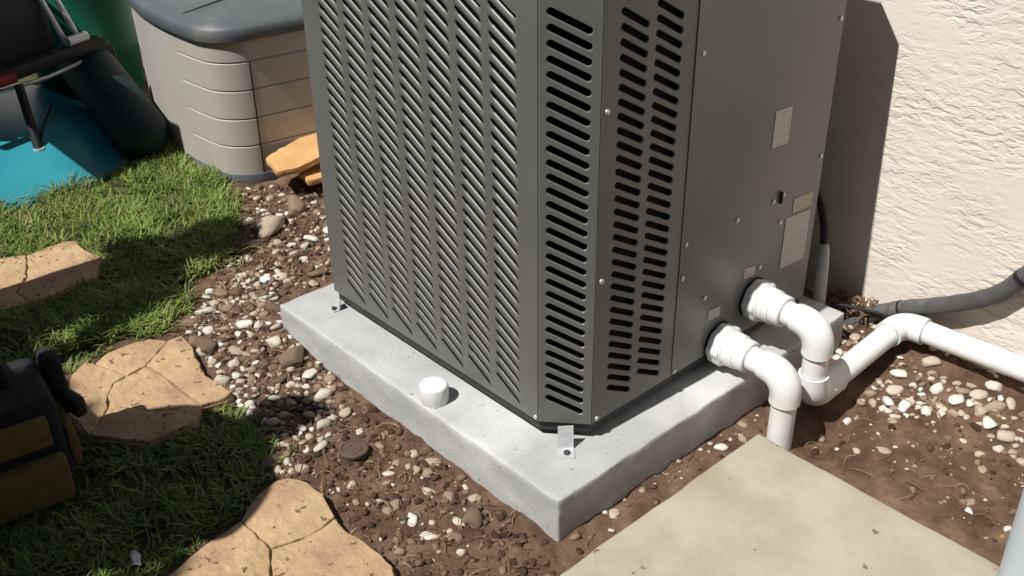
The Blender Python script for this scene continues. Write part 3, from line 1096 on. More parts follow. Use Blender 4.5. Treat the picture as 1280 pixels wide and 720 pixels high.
STM = stepping_stone('tan stepping stone with curved carved joints, ringed by gravel and grass tips', [
    [(88, 468), (105, 452.5), (117.6, 453.5), (158, 468), (142, 478), (134, 493), (135, 509), (112, 545), (80, 512)],
    [(117.6, 453.5), (134, 439), (160, 429), (187, 422), (210, 425), (196, 441), (182, 456), (158, 468)],
    [(210, 425), (229, 419), (239, 429), (245, 445), (257, 468), (276, 480), (290, 490), (282, 497), (253, 506), (231, 491), (206, 470), (182, 456), (196, 441)],
    [(158, 468), (182, 456), (206, 470), (231, 491), (253, 506), (220, 511), (190, 513), (152, 507), (135, 509), (134, 493), (142, 478)],
    [(135, 509), (152, 507), (190, 513), (220, 511), (253, 506), (244, 528), (185, 552), (112, 545)]])
STB = stepping_stone('broad tan stepping stone with three-way joint, beside the dark soil', [
    [(343.6, 600), (360, 596), (386, 602), (404, 617), (419, 645), (400, 660), (382, 670), (338, 685), (318, 664), (300, 650), (318, 620)],
    [(419, 645), (430, 659), (461, 678), (491, 705), (497, 730), (470, 780), (345, 785), (339, 720), (338, 685), (382, 670), (400, 660)],
    [(300, 650), (318, 664), (338, 685), (339, 720), (345, 785), (215, 785), (205, 722), (255, 680)]])
STL = stepping_stone('orange tan stepping stone sunk in the lawn, partly in shadow', [
    [(33, 318), (58, 308), (82, 300), (95, 300), (105, 310), (127, 320), (118, 345), (40, 378), (20, 365), (33, 345)],
    [(-90, 350), (-40, 335), (0, 322), (33, 318), (33, 345), (20, 365), (40, 378), (-90, 410)]])
STONES = STM + STB + STL


def tilted_slab(name, label, poly, z, th, tilt, mat, group=None):
    P = [tuple(G(px, py, z)[:2]) for px, py in poly]
    cx = sum(p[0] for p in P) / len(P); cy = sum(p[1] for p in P) / len(P)
    q = wobble([(p[0] - cx, p[1] - cy) for p in P], 0.006, seed=5)
    o = MB().prism(q, -th, 0).build(name, mat, bevel=0.004, seg=2)
    o.location = (cx, cy, z)
    o.rotation_euler = tilt
    tag(o, label, 'paving stone', group)
    return o


tilted_slab('broken_flagstone', 'orange broken flagstone propped up against the deck box', [(331, 196), (345, 188), (398, 164), (440, 150), (446, 178), (402, 193), (372, 205), (345, 210)], 0.125, 0.024, (R(4), R(-3), 0), M['flag2'], 'broken flagstones by the deck box')
tilted_slab('broken_flagstone', 'small orange flagstone fragment lying on soil under the propped flagstone', [(374, 214), (398, 203), (432, 195), (440, 215), (408, 222), (385, 229)], 0.062, 0.022, (R(-3), R(4), 0), M['flag2'], 'broken flagstones by the deck box')

# pebble shapes
def rock_mesh(seed, sub=2, amp=0.28, flat=0.62):
    bm = bmesh.new()
    bmesh.ops.create_icosphere(bm, subdivisions=sub, radius=1)
    rs = random.Random(seed)
    o_ = Vector((rs.uniform(0, 90), rs.uniform(0, 90), rs.uniform(0, 90)))
    planes = [(Vector((rs.gauss(0, 1), rs.gauss(0, 1), rs.gauss(0, 1))).normalized(), rs.uniform(0.45, 0.85)) for _ in range(10)]
    for v in bm.verts:
        d = v.co.normalized()
        r_ = 1 + amp * mnoise.noise(d * 1.3 + o_) + 0.10 * mnoise.noise(d * 3.4 + o_)
        p = d * r_
        for n_, h_ in planes:
            s_ = p.dot(n_)
            if s_ > h_: p -= n_ * (s_ - h_) * 0.9
        v.co = Vector((p.x * 1.18, p.y * 0.84, p.z * flat))
    me_ = bpy.data.meshes.new('pebble')
    bm.to_mesh(me_); bm.free()
    for p in me_.polygons: p.use_smooth = True
    return me_


PM = [rock_mesh(i, 2, 0.45, random.uniform(0.42, 0.7)) for i in range(12)]
for m_ in PM: m_.materials.append(M['pebble'])
ROCKS = [rock_mesh(100 + i, 3, 0.4, 0.6) for i in range(3)]
for m_ in ROCKS: m_.materials.append(M['pebble'])
PIPES = [((0.632, -0.114), (0.632, -0.114), 0.04), ((0.76, -0.106), (1.172, -0.112), 0.034), ((1.172, -0.112), (1.2, -1.7), 0.034)]


def blocked(x, y, m=0.01):
    if -m < x < PADX + m and -m < y < PADY + m: return True
    if -0.085 - m < x < wc.x + m and y < wc.y + m: return True
    if x > WALLX - 0.02: return True
    for q in STONES:
        if inside(q, x, y): return True
    for (a, b, w) in PIPES:
        A = Vector(a); B = Vector(b); p = Vector((x, y))
        L2 = (B - A).length_squared
        t = 0 if L2 < 1e-9 else max(0, min(1, (p - A).dot(B - A) / L2))
        if (A + (B - A) * t - p).length < w: return True
    return False


def W2(*pp):
    return [tuple(G(px, py)[:2]) for px, py in pp]


BEDS = [
    # polygon, stones per m2 (large), size range, label, group
    (W2((232, 418), (262, 365), (330, 330), (345, 375), (352, 400), (400, 445), (420, 480), (415, 545), (370, 590), (345, 598), (330, 560), (292, 498), (255, 450)), 1150, (0.010, 0.030),
     'in the gravel between carved stepping stone and concrete pad', 'pebbles between the stepping stone and the pad'),
    (W2((262, 365), (300, 300), (295, 240), (330, 232), (412, 235), (418, 352), (345, 378), (330, 330)), 330, (0.011, 0.030),
     'in loose gravel between deck box and concrete pad', 'pebbles between the deck box and the pad'),
    (W2((470, 620), (500, 568), (545, 560), (600, 610), (600, 650), (545, 672), (500, 660)), 620, (0.010, 0.024),
     'clustered on soil below the pad edge near the sprinkler', 'pebbles clustered by the pad edge'),
    (W2((370, 590), (415, 545), (430, 480), (500, 560), (470, 620), (500, 660), (545, 672), (620, 690), (560, 715), (500, 700), (430, 650)), 110, (0.007, 0.018),
     'scattered on bare soil between broad stepping stone and pad', 'pebbles scattered on the soil'),
    (W2((1035, 400), (1085, 395), (1105, 405), (1050, 470), (1040, 440)), 900, (0.012, 0.026),
     'packed between the pad and the thick grey conduit', 'pebbles behind the pipes'),
    (W2((1075, 490), (1135, 428), (1290, 492), (1335, 560), (1280, 585), (1200, 520), (1110, 520)), 900, (0.010, 0.030),
     'heaped under the white pipe along the stucco wall', 'pebbles under the wall pipe'),
    (W2((1010, 545), (1050, 500), (1130, 500), (1200, 490), (1280, 555), (1330, 640), (1250, 690), (1120, 610)), 260, (0.006, 0.020),
     'half buried in bare soil beside the walkway slab', 'pebbles beside the walkway slab'),
    (W2((715, 672), (930, 505), (960, 520), (940, 540), (705, 708)), 170, (0.008, 0.020),
     'in the soil strip between pad and walkway slab', 'pebbles in the strip by the pad'),
]
cand = []
for bi, (poly, dens, (s0, s1), lab, grp) in enumerate(BEDS):
    xs = [p[0] for p in poly]; ys = [p[1] for p in poly]
    area = 0.5 * abs(sum(poly[i][0] * poly[(i + 1) % len(poly)][1] - poly[(i + 1) % len(poly)][0] * poly[i][1] for i in range(len(poly))))
    want = int(area * dens)
    mine = []
    tries = 0
    while len(mine) < want and tries < want * 30:
        tries += 1
        x = random.uniform(min(xs), max(xs)); y = random.uniform(min(ys), max(ys))
        if not inside(poly, x, y): continue
        s = s0 + (s1 - s0) * random.random() ** 1.7
        if blocked(x, y, s * 0.7): continue
        if any((x - a) ** 2 + (y - b) ** 2 < (0.78 * (s + c)) ** 2 for a, b, c in mine): continue
        mine.append((x, y, s))
    cand += [(s, x, y, bi) for x, y, s in mine]
# stones that stand out in the photograph
for (px, py, s, bi) in ((395, 590, 0.020, 3), (414, 477, 0.021, 0), (432, 519, 0.020, 0), (386, 521, 0.020, 0), (416, 447, 0.017, 0), (379, 588, 0.020, 3),
                        (555, 593, 0.022, 2), (520, 605, 0.022, 2), (508, 612, 0.02, 2), (563, 618, 0.024, 2), (535, 590, 0.02, 2), (559, 640, 0.016, 2), (530, 630, 0.022, 2), (494, 628, 0.02, 2), (514, 646, 0.02, 2), (575, 652, 0.018, 2), (567, 672, 0.02, 2),
                        (1265, 482, 0.034, 5), (1258, 525, 0.033, 5), (1243, 514, 0.026, 5), (1270, 500, 0.034, 5), (1170, 489, 0.024, 5), (1240, 492, 0.024, 5), (1138, 460, 0.032, 5), (1160, 460, 0.032, 5), (1125, 470, 0.024, 5),
                        (1050, 522, 0.026, 6), (1083, 518, 0.032, 6), (1063, 508, 0.017, 6), (1030, 528, 0.014, 6), (1080, 455, 0.0, 6),
                        (295, 460, 0.022, 0), (322, 438, 0.026, 0), (345, 440, 0.028, 0), (300, 405, 0.022, 0), (287, 395, 0.020, 0), (262, 420, 0.02, 0)):
    if s == 0: continue
    g_ = G(px, py)
    cand = [c for c in cand if (c[1] - g_.x) ** 2 + (c[2] - g_.y) ** 2 > (0.8 * (s + c[0])) ** 2]
    cand.append((s + 0.02, g_.x, g_.y, bi, s))
cand.sort(key=lambda c: -c[0])
NIND = 290
gv_, gf_, gt_ = [], [], []
lo_v = [[v.co.copy() for v in m_.vertices] for m_ in PM]
lo_f = [[tuple(p.vertices) for p in m_.polygons] for m_ in PM]


def scatter_mesh(items, meshes_v, meshes_f):
    V = []; F = []; Tn = []
    for (x, y, z, s, rot, mi, tone) in items:
        n = len(V)
        for co in meshes_v[mi]:
            q = rot @ (co * s)
            V.append((q.x + x, q.y + y, q.z + z))
        Tn += [tone] * len(meshes_v[mi])
        F += [tuple(i + n for i in f) for f in meshes_f[mi]]
    return V, F, Tn


rest = []
for i, c in enumerate(cand):
    s = c[4] if len(c) > 4 else c[0]
    x, y, bi = c[1], c[2], c[3]
    z = ground_h(x, y) + s * (0.10 if bi != 6 else -0.04)
    rot = Matrix.Rotation(random.uniform(0, 6.28), 3, 'Z') @ Matrix.Rotation(random.uniform(-0.35, 0.35), 3, 'X')
    mi = random.randrange(12)
    if i < NIND:
        o = link('pebble', PM[mi])
        tone = random.random() ** (0.9 if bi in (2, 5, 6) else 1.0)
        o.color = (1, 1, 1, tone)                      # the material picks its colour from this
        word = 'dark brown' if tone < 0.18 else 'grey brown' if tone < 0.4 else 'beige' if tone < 0.72 else 'chalky white'
        size = 'large' if s > 0.021 else 'middling' if s > 0.015 else 'small'
        o.location = (x, y, z)
        o.rotation_euler = rot.to_euler()
        o.scale = (s, s, s)
        tag(o, size + ' ' + word + ' pebble ' + BEDS[bi][3], 'pebble', BEDS[bi][4])
    else:
        rest.append((x, y, z, s, rot, mi, random.random()))
# finer gravel that fills the beds
fine_v = []; fine_f = []
for k in range(6):
    m_ = rock_mesh(300 + k, 1, 0.35, 0.65)
    fine_v.append([v.co.copy() for v in m_.vertices]); fine_f.append([tuple(p.vertices) for p in m_.polygons])
fine = []
for bi, dens, s0, s1 in ((0, 2600, 0.004, 0.012), (1, 1300, 0.004, 0.012), (2, 900, 0.003, 0.009), (3, 700, 0.003, 0.008), (4, 2500, 0.005, 0.012), (5, 1500, 0.004, 0.013), (6, 420, 0.003, 0.008), (7, 900, 0.003, 0.010)):
    poly = BEDS[bi][0]
    xs = [p[0] for p in poly]; ys = [p[1] for p in poly]
    n_ = int((max(xs) - min(xs)) * (max(ys) - min(ys)) * dens)
    for _ in range(n_):
        x = random.uniform(min(xs), max(xs)); y = random.uniform(min(ys), max(ys))
        if not inside(poly, x, y) or blocked(x, y, 0.003): continue
        s = s0 + (s1 - s0) * random.random() ** 2
        fine.append((x, y, ground_h(x, y) + s * 0.15, s, Matrix.Rotation(random.uniform(0, 6.28), 3, 'Z'), random.randrange(6), random.random() ** 1.3 * 0.8))
V_, F_, T_ = scatter_mesh(fine, fine_v, fine_f)
if rest:
    v2, f2, t2_ = scatter_mesh(rest, lo_v, lo_f)
    n = len(V_)
    V_ += v2; F_ += [tuple(i + n for i in f) for f in f2]; T_ += t2_
o = obj('gravel', V_, F_, M['gravel'], smooth=True)
o.data.attributes.new('tone', 'FLOAT', 'POINT').data.foreach_set('value', T_)
tag(o, 'fine pale gravel strewn over the brown soil', 'gravel', kind='stuff')

# larger rocks
def rock(px, py, s, k, label, zk=0.3, rz=0.0, sc=(1, 1, 1), tone=0.3):
    g_ = G(px, py)
    o = link('rock', ROCKS[k])
    o.location = (g_.x, g_.y, ground_h(g_.x, g_.y) + s * zk)
    o.scale = (s * sc[0], s * sc[1], s * sc[2])
    o.rotation_euler = (0.15, -0.1, rz)
    o.color = (1, 1, 1, tone)
    tag(o, label, 'rock')


rock(340, 286, 0.062, 0, 'large rounded grey rock between lawn and heat pump', rz=0.4, tone=0.42)
rock(372, 262, 0.058, 1, 'brownish rock behind the large grey rock near the flagstones', rz=1.2, tone=0.2)
rock(262, 440, 0.036, 2, 'dark brown rock touching the carved stepping stone', rz=2.0, tone=0.05)
rock(368, 457, 0.045, 1, 'round brown rock in the gravel by the pad edge', rz=0.2, tone=0.12)
rock(590, 645, 0.030, 0, 'reddish brown stone half buried by the pad', rz=0.9, tone=0.08)

# soil clods and litter
clods = []
SOILBED = W2((232, 418), (300, 300), (295, 240), (330, 232), (412, 235), (418, 352), (345, 378), (430, 480), (697, 690), (690, 725), (500, 725), (430, 650), (345, 598), (292, 498))
RIGHTBED = W2((930, 505), (1035, 400), (1105, 395), (1140, 425), (1300, 480), (1330, 650), (1250, 690), (950, 540), (705, 710), (700, 680))
for poly, dens in ((SOILBED, 4200), (RIGHTBED, 700)):
    xs = [p[0] for p in poly]; ys = [p[1] for p in poly]
    for _ in range(int((max(xs) - min(xs)) * (max(ys) - min(ys)) * dens)):
        x = random.uniform(min(xs), max(xs)); y = random.uniform(min(ys), max(ys))
        if not inside(poly, x, y) or blocked(x, y, 0.002): continue
        s = 0.003 + 0.013 * random.random() ** 3.2
        clods.append((x, y, ground_h(x, y) + s * 0.1, s, Matrix.Rotation(random.uniform(0, 6.28), 3, 'Z'), random.randrange(6), random.random()))
V_, F_, T_ = scatter_mesh(clods, fine_v, fine_f)
o = obj('soil_clods', V_, F_, M['clod'], smooth=True)
o.data.attributes.new('tone', 'FLOAT', 'POINT').data.foreach_set('value', T_)
tag(o, 'crumbs and clods of loose brown soil', 'soil', kind='stuff')


def strand(V, F, Tn, p, d, ln, w, curl, lift, tone, seg=4):
    d = Vector((d[0], d[1], 0)).normalized()
    pos = Vector(p)
    n = len(V)
    ang = 0
    for i in range(seg + 1):
        t = i / seg
        sd = Vector((-d.y, d.x, 0)) * w * (1 - 0.6 * t)
        z = pos.z + lift * math.sin(math.pi * t)
        V.append((pos.x + sd.x, pos.y + sd.y, z)); V.append((pos.x - sd.x, pos.y - sd.y, z + w * 0.8))
        Tn += [tone, tone]
        d = (Matrix.Rotation(curl / seg, 3, 'Z') @ d)
        pos = pos + d * (ln / seg)
    for i in range(seg):
        F.append((n + 2 * i, n + 2 * i + 1, n + 2 * i + 3, n + 2 * i + 2))


V_, F_, T_ = [], [], []
for poly, dens in ((SOILBED, 620), (RIGHTBED, 260), (W2((225, 430), (300, 290), (290, 235), (330, 240), (340, 330), (262, 400)), 2600)):
    xs = [p[0] for p in poly]; ys = [p[1] for p in poly]
    for _ in range(int((max(xs) - min(xs)) * (max(ys) - min(ys)) * dens)):
        x = random.uniform(min(xs), max(xs)); y = random.uniform(min(ys), max(ys))
        if not inside(poly, x, y) or blocked(x, y, 0.005): continue
        a = random.uniform(0, 6.28)
        strand(V_, F_, T_, (x, y, ground_h(x, y) + 0.004), (math.cos(a), math.sin(a)), random.uniform(0.02, 0.07), random.uniform(0.0006, 0.0016), random.uniform(-2, 2), random.uniform(0.002, 0.014), random.random())
o = obj('dry_litter', V_, F_, M['litter'])
o.data.attributes.new('tone', 'FLOAT', 'POINT').data.foreach_set('value', T_)
tag(o, 'dry roots and dead grass bits strewn on the soil', 'litter', kind='stuff')

# dead tuft by the wall
V_, F_, T_ = [], [], []
for k in range(230):
    a = random.uniform(0, 6.28)
    b = random.random()
    cx_ = 1.195 + random.gauss(0, 0.014); cy_ = 0.055 + random.gauss(0, 0.035)
    strand(V_, F_, T_, (cx_, cy_, 0.03 + 0.05 * b), (math.cos(a), math.sin(a)), random.uniform(0.008, 0.035), random.uniform(0.0015, 0.006), random.uniform(-3, 3), random.uniform(0.0, 0.02), random.random() * 0.8)
o = obj('dead_plant', V_, F_, M['litter'])
o.data.attributes.new('tone', 'FLOAT', 'POINT').data.foreach_set('value', T_)
tag(o, 'brown withered tuft at the foot of the stucco wall', 'plant', kind='stuff')

# ------------------------------------------------------------------ lawn
def blade_field(poly, n, hmin, hmax, seed, dry=0.1):
    rg = random.Random(seed)
    xs = [p[0] for p in poly]; ys = [p[1] for p in poly]
    V = []; F = []; Tn = []
    made = 0
    while made < n:
        x = rg.uniform(min(xs), max(xs)); y = rg.uniform(min(ys), max(ys))
        made += 1
        wx = x + 0.035 * mnoise.noise(Vector((x * 14, y * 14, 0))); wy = y + 0.035 * mnoise.noise(Vector((x * 14, y * 14, 8)))
        if not inside(poly, wx, wy): continue
        den = mnoise.noise(Vector((x * 7, y * 7, 2)))
        if den < -0.16 and rg.random() < 0.8: continue
        if any(inside(q, x, y) for q in STONES): continue
        if x > 0.40 + 0.19 * (y - 2.05) and y > 2.03: continue
        if ((x + 0.15) / 0.53) ** 2 + ((y - 3.15) / 0.7) ** 2 < 0.97: continue
        h = rg.uniform(hmin, hmax) * (0.85 + 0.5 * mnoise.noise(Vector((x * 5, y * 5, 5))))
        a = rg.uniform(0, 6.28)
        lean = rg.uniform(0.3, 1.35)
        d = Vector((math.cos(a), math.sin(a), 0)); s = Vector((-d.y, d.x, 0)) * rg.uniform(0.0012, 0.0040)
        p = Vector((x, y, -0.004))
        t = rg.random()
        tone = 0.30 + 0.5 * t + 0.25 * mnoise.noise(Vector((x * 4, y * 4, 1)))
        if rg.random() < dry: tone = rg.uniform(0.84, 1.0)
        k = len(V)
        for i, (u_, wd) in enumerate(((0, 1), (0.4, 0.9), (0.75, 0.6))):
            c = p + d * (h * lean * u_ * u_) + Vector((0, 0, h * u_ * (1 - 0.30 * lean * u_)))
            V.append(tuple(c + s * wd)); V.append(tuple(c - s * wd))
        c = p + d * (h * lean) + Vector((0, 0, h * (1 - 0.30 * lean)))
        V.append(tuple(c))
        Tn += [tone] * 7
        F += [(k, k + 1, k + 3, k + 2), (k + 2, k + 3, k + 5, k + 4), (k + 4, k + 5, k + 6)]
    return V, F, Tn


NEAR = W2((-60, 520), (0, 478), (70, 452), (140, 432), (200, 424), (228, 402), (236, 352), (285, 328), (303, 285), (287, 240), (262, 205), (205, 188), (165, 205), (60, 245), (-80, 250))
V_, F_, T_ = blade_field(NEAR, 40000, 0.025, 0.085, 3, 0.17)
EDGE = W2((140, 432), (232, 412), (262, 352), (310, 330), (312, 275), (292, 232), (255, 200), (240, 215), (280, 260), (270, 310), (215, 345), (195, 400))
v2, f2, t2_ = blade_field(EDGE, 3200, 0.02, 0.055, 4, 0.5)
n = len(V_); V_ += v2; F_ += [tuple(i + n for i in f) for f in f2]; T_ += t2_
v2, f2, t2_ = blade_field(W2((60, 475), (85, 445), (140, 428), (150, 440), (95, 470)), 900, 0.02, 0.05, 5, 0.2)
n = len(V_); V_ += v2; F_ += [tuple(i + n for i in f) for f in f2]; T_ += t2_
v2, f2, t2_ = blade_field(W2((330, 560), (375, 560), (372, 596), (340, 602)), 260, 0.012, 0.03, 6, 0.2)
n = len(V_); V_ += v2; F_ += [tuple(i + n for i in f) for f in f2]; T_ += t2_
SHADY = W2((70, 560), (112, 548), (185, 555), (245, 530), (285, 502), (335, 560), (342, 600), (300, 645), (252, 680), (205, 720), (205, 790), (-60, 830), (-60, 560))
v2, f2, t2_ = blade_field(SHADY, 15000, 0.025, 0.055, 9, 0.12)
n = len(V_); V_ += v2; F_ += [tuple(i + n for i in f) for f in f2]; T_ += t2_
FARG = [(-3.0, 1.3), (-0.7, 1.3), (-0.5, 2.5), (-0.75, 3.2), (-0.1, 3.95), (0.6, 3.8), (0.6, 5.5), (-3, 5.5)]
v2, f2, t2_ = blade_field(FARG, 26000, 0.03, 0.07, 8, 0.1)
n = len(V_); V_ += v2; F_ += [tuple(i + n for i in f) for f in f2]; T_ += t2_
o = obj('grass', V_, F_, M['grass'])
o.data.attributes.new('tone', 'FLOAT', 'POINT').data.foreach_set('value', T_)
tag(o, 'short green lawn grass fraying into the soil', 'grass', kind='stuff')

# ------------------------------------------------------------------ small things on the ground
g_ = G(443, 570)
sp = empty('sprinkler_head', (g_.x, g_.y, 0))
pr = [(0.030, -0.03), (0.032, 0.014), (0.035, 0.018), (0.035, 0.023), (0.033, 0.025), (0.028, 0.0252), (0.0275, 0.0235), (0.020, 0.0235), (0.0195, 0.0252), (0.013, 0.0252), (0.0125, 0.0238), (0.006, 0.0238), (0.0055, 0.0252), (0.001, 0.0252)]
MB().lathe(pr, 28).build('cap', M['brownplastic'], sp, smooth=True, sharp=30)
tag(sp, 'round brown pop-up sprinkler head set in the soil', 'sprinkler')

V_, F_ = [], []
g_ = G(168, 693, 0.03)
for i in range(5):
    for j in range(4):
        x = (i - 2) * 0.011; y = (j - 1.5) * 0.006
        V_.append((x + 0.003 * random.uniform(-1, 1), y + 0.003 * random.uniform(-1, 1) + 0.3 * x, 0.006 + 0.007 * random.random()))
for i in range(4):
    for j in range(3):
        F_.append((i * 4 + j, (i + 1) * 4 + j, (i + 1) * 4 + j + 1, i * 4 + j + 1))
o = obj('paper_scrap', V_, F_, M['paper'], smooth=True)
md = o.modifiers.new('thick', 'SOLIDIFY'); md.thickness = 0.0012
o.location = (g_.x, g_.y, 0.012)
o.rotation_euler = (0, 0, 0.9)
tag(o, 'crumpled white paper scrap in the shadow by the broad stepping stone', 'paper')

# pale upright post at the walkway edge
pt = empty('drain_pipe', (0.30, -0.80, 0.02))
MB().tube([(0, 0, 0), (0, 0, 0.05), (0, 0, 1.2)], [0.045, 0.045, 0.045], 28).build('pipe', M['post'], pt, smooth=True, sharp=40)
MB().tube([(0, 0, 0.0), (0, 0, 0.006), (0, 0, 0.008)], [0.075, 0.075, 0.06], 28).build('floor_flange', M['post'], pt, smooth=True, sharp=40)
tag(pt, 'pale blue grey upright pipe standing on the walkway slab', 'pipe')

# ------------------------------------------------------------------ teal tub, green barrel, dark tank, cart
tt = empty('play_tub', (-0.15, 3.15, 0))
V_, F_ = [], []
prof = [(1.0, -0.01), (1.0, 0.012), (0.985, 0.022), (0.95, 0.032), (0.86, 0.060), (0.74, 0.095), (0.58, 0.125), (0.36, 0.145), (0.12, 0.155)]
NA = 72
for (k, z) in prof:
    for i in range(NA):
        a = 2 * math.pi * i / NA
        c, s = math.cos(a), math.sin(a)
        r_ = (abs(c) ** 3 + abs(s) ** 3) ** (-1 / 3)
        V_.append((0.53 * k * r_ * c, 0.70 * k * r_ * s, z))
for j in range(len(prof) - 1):
    for i in range(NA):
        k = (i + 1) % NA
        F_.append((j * NA + i, j * NA + k, (j + 1) * NA + k, (j + 1) * NA + i))
F_.append(tuple((len(prof) - 1) * NA + i for i in range(NA)))
obj('shell', V_, F_, M['teal'], tt, smooth=True, sharp=60)
tag(tt, 'low teal blue plastic tub upturned on the lawn', 'tub')

gb = empty('plastic_barrel', (0.47, 3.42, 0))
pr = [(0.20, 0.0), (0.215, 0.03), (0.225, 0.2), (0.232, 0.22), (0.232, 0.25), (0.225, 0.27), (0.225, 0.60), (0.232, 0.62), (0.232, 0.65), (0.225, 0.67), (0.22, 0.88), (0.20, 0.92), (0.19, 0.925)]
MB().tube([(0, 0, z) for r_, z in pr], [r_ for r_, z in pr], 40).build('drum', M['green'], gb, smooth=True, sharp=40)
MB().tube([(0, 0, 0.924), (0, 0, 0.95), (0, 0, 0.955)], [0.205, 0.205, 0.19], 40).build('lid', M['black'], gb, smooth=True, sharp=40)
tag(gb, 'upright green plastic barrel between deck box and cart', 'barrel')

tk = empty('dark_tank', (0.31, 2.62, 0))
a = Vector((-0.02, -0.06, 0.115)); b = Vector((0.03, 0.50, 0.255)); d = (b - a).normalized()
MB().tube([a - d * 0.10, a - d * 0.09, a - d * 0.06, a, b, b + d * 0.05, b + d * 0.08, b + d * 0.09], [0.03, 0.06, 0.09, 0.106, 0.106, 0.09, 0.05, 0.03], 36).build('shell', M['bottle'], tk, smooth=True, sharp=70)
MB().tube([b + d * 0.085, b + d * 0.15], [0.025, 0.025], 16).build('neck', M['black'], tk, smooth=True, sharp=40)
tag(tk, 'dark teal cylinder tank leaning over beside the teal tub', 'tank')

ct = empty('push_cart', (0.0, 2.85, 0))
def cpt(x, y, z): return (x, y - 2.85, z)
# strut with foot bolt, thin brace, cross bar, silver fork, red bar, wheel
MB().tube([cpt(-0.045, 2.685, 0.10), cpt(-0.03, 2.76, 0.22), cpt(-0.02, 2.81, 0.31)], 0.017, 14).build('strut', M['black'], ct, smooth=True, sharp=40)
f_ = MB().tube([cpt(-0.046, 2.68, 0.084), cpt(-0.046, 2.68, 0.108)], [0.021, 0.021], 14).build('foot_bolt', M['galv'], ct, smooth=True, sharp=40)
MB().tube([cpt(-0.035, 2.70, 0.115), cpt(0.03, 2.80, 0.15), cpt(0.10, 2.90, 0.175)], 0.006, 8).build('brace', M['black'], ct, smooth=True)
MB().box(cpt(0.13, 2.915, 0.345), (0.56, 0.055, 0.05), 0.36).build('cross_bar', M['black'], ct, bevel=0.01)
MB().tube([cpt(-0.16, 2.80, 0.30), cpt(0.12, 2.89, 0.29), cpt(0.36, 2.98, 0.305)], 0.008, 10).build('tie_rod', M['galv'], ct, smooth=True)
MB().tube([cpt(-0.30, 2.74, 0.34), cpt(-0.03, 2.80, 0.345)], 0.020, 14).build('red_bar', M['red'], ct, smooth=True, sharp=40)
MB().box(cpt(-0.02, 3.05, 0.53), (0.50, 0.13, 0.42), 0.36).build('motor_housing', M['rubber'], ct, bevel=0.03, seg=3)
for sx in (0.0, 0.055):
    MB().tube([cpt(0.245 + sx, 2.98, 0.36), cpt(0.225 + sx, 3.02, 0.46), cpt(0.19 + sx, 3.08, 0.62), cpt(0.16 + sx, 3.12, 0.78)], 0.012, 12).build('fork_tube', M['galv'], ct, smooth=True)
MB().tube([cpt(0.235, 2.95, 0.385), cpt(0.325, 2.985, 0.385)], 0.02, 14).build('axle', M['galv'], ct, smooth=True, sharp=40)
wcx = Vector(cpt(-0.07, 3.02, 0.46))
wn_ = Vector((0.35, -0.93, 0.1)).normalized()
e1 = wn_.cross(Vector((0, 0, 1))).normalized(); e2 = wn_.cross(e1)
wh = MB().tube([wcx + (e1 * math.cos(a) + e2 * math.sin(a)) * 0.115 for a in np.linspace(0, 2 * math.pi, 41)], 0.03, 14, cap=False).build('wheel', M['rubber'], ct, smooth=True)
MB().tube([wcx - wn_ * 0.02, wcx + wn_ * 0.02], [0.085, 0.085], 28).build('rim', M['black'], wh, smooth=True, sharp=40)
MB().tube([wcx - wn_ * 0.035, wcx + wn_ * 0.035], [0.016, 0.016], 14).build('hub', M['galv'], wh, smooth=True, sharp=40)
for sx in (-0.24, 0.34):
    MB().tube([cpt(sx, 2.86 + sx * 0.35, 0.34), cpt(sx * 1.2, 3.05 + sx * 0.35, 0.02)], 0.014, 12).build('leg', M['black'], ct, smooth=True)
tag(ct, 'black wheeled cart with red bar and silver fork over the teal tub', 'cart')

bm_ = MB()
bb = rock_mesh(501, 3, 0.45, 1.25)
o = link('rubbish_bag', bb)
bb.materials.append(M['black'])
o.location = (0.375, 3.03, 0.15)
o.scale = (0.085, 0.07, 0.17)
tag(o, 'slumped black bag squeezed between green barrel and deck box', 'bag')

# ------------------------------------------------------------------ tool bag in the shade
bg = empty('tool_bag', (-0.84, 0.97, 0), R(-8))
MB().box((0, 0, 0.14), (0.36, 0.22, 0.26)).build('body', M['bagblack'], bg, bevel=0.03, seg=3)
MB().box((0.015, -0.118, 0.205), (0.27, 0.018, 0.075)).build('pocket', M['olive'], bg, bevel=0.008)
MB().box((0.03, -0.128, 0.085), (0.27, 0.036, 0.115)).build('pocket', M['olive'], bg, bevel=0.012)
MB().box((0.192, -0.03, 0.12), (0.02, 0.12, 0.10)).build('pocket', M['olive'], bg, bevel=0.008)
MB().box((0.0, -0.149, 0.10), (0.035, 0.008, 0.016)).build('tag', M['pinkred'], bg, bevel=0.003)
MB().tube(smooth_path([(-0.10, 0.0, 0.262), (-0.09, 0, 0.34), (0, 0, 0.37), (0.09, 0, 0.34), (0.10, 0.0, 0.262)]), 0.012, 10).build('handle', M['bagblack'], bg, smooth=True)
MB().box((0.205, 0.07, 0.20), (0.045, 0.07, 0.16)).build('tool_pouch', M['bagblack'], bg, bevel=0.02, seg=3)
MB().box((0.225, 0.0, 0.17), (0.03, 0.06, 0.05), 0.3).build('buckle', M['rubber'], bg, bevel=0.012, seg=3)
tag(bg, 'black tool bag with olive pockets standing in deep shade', 'tool bag')

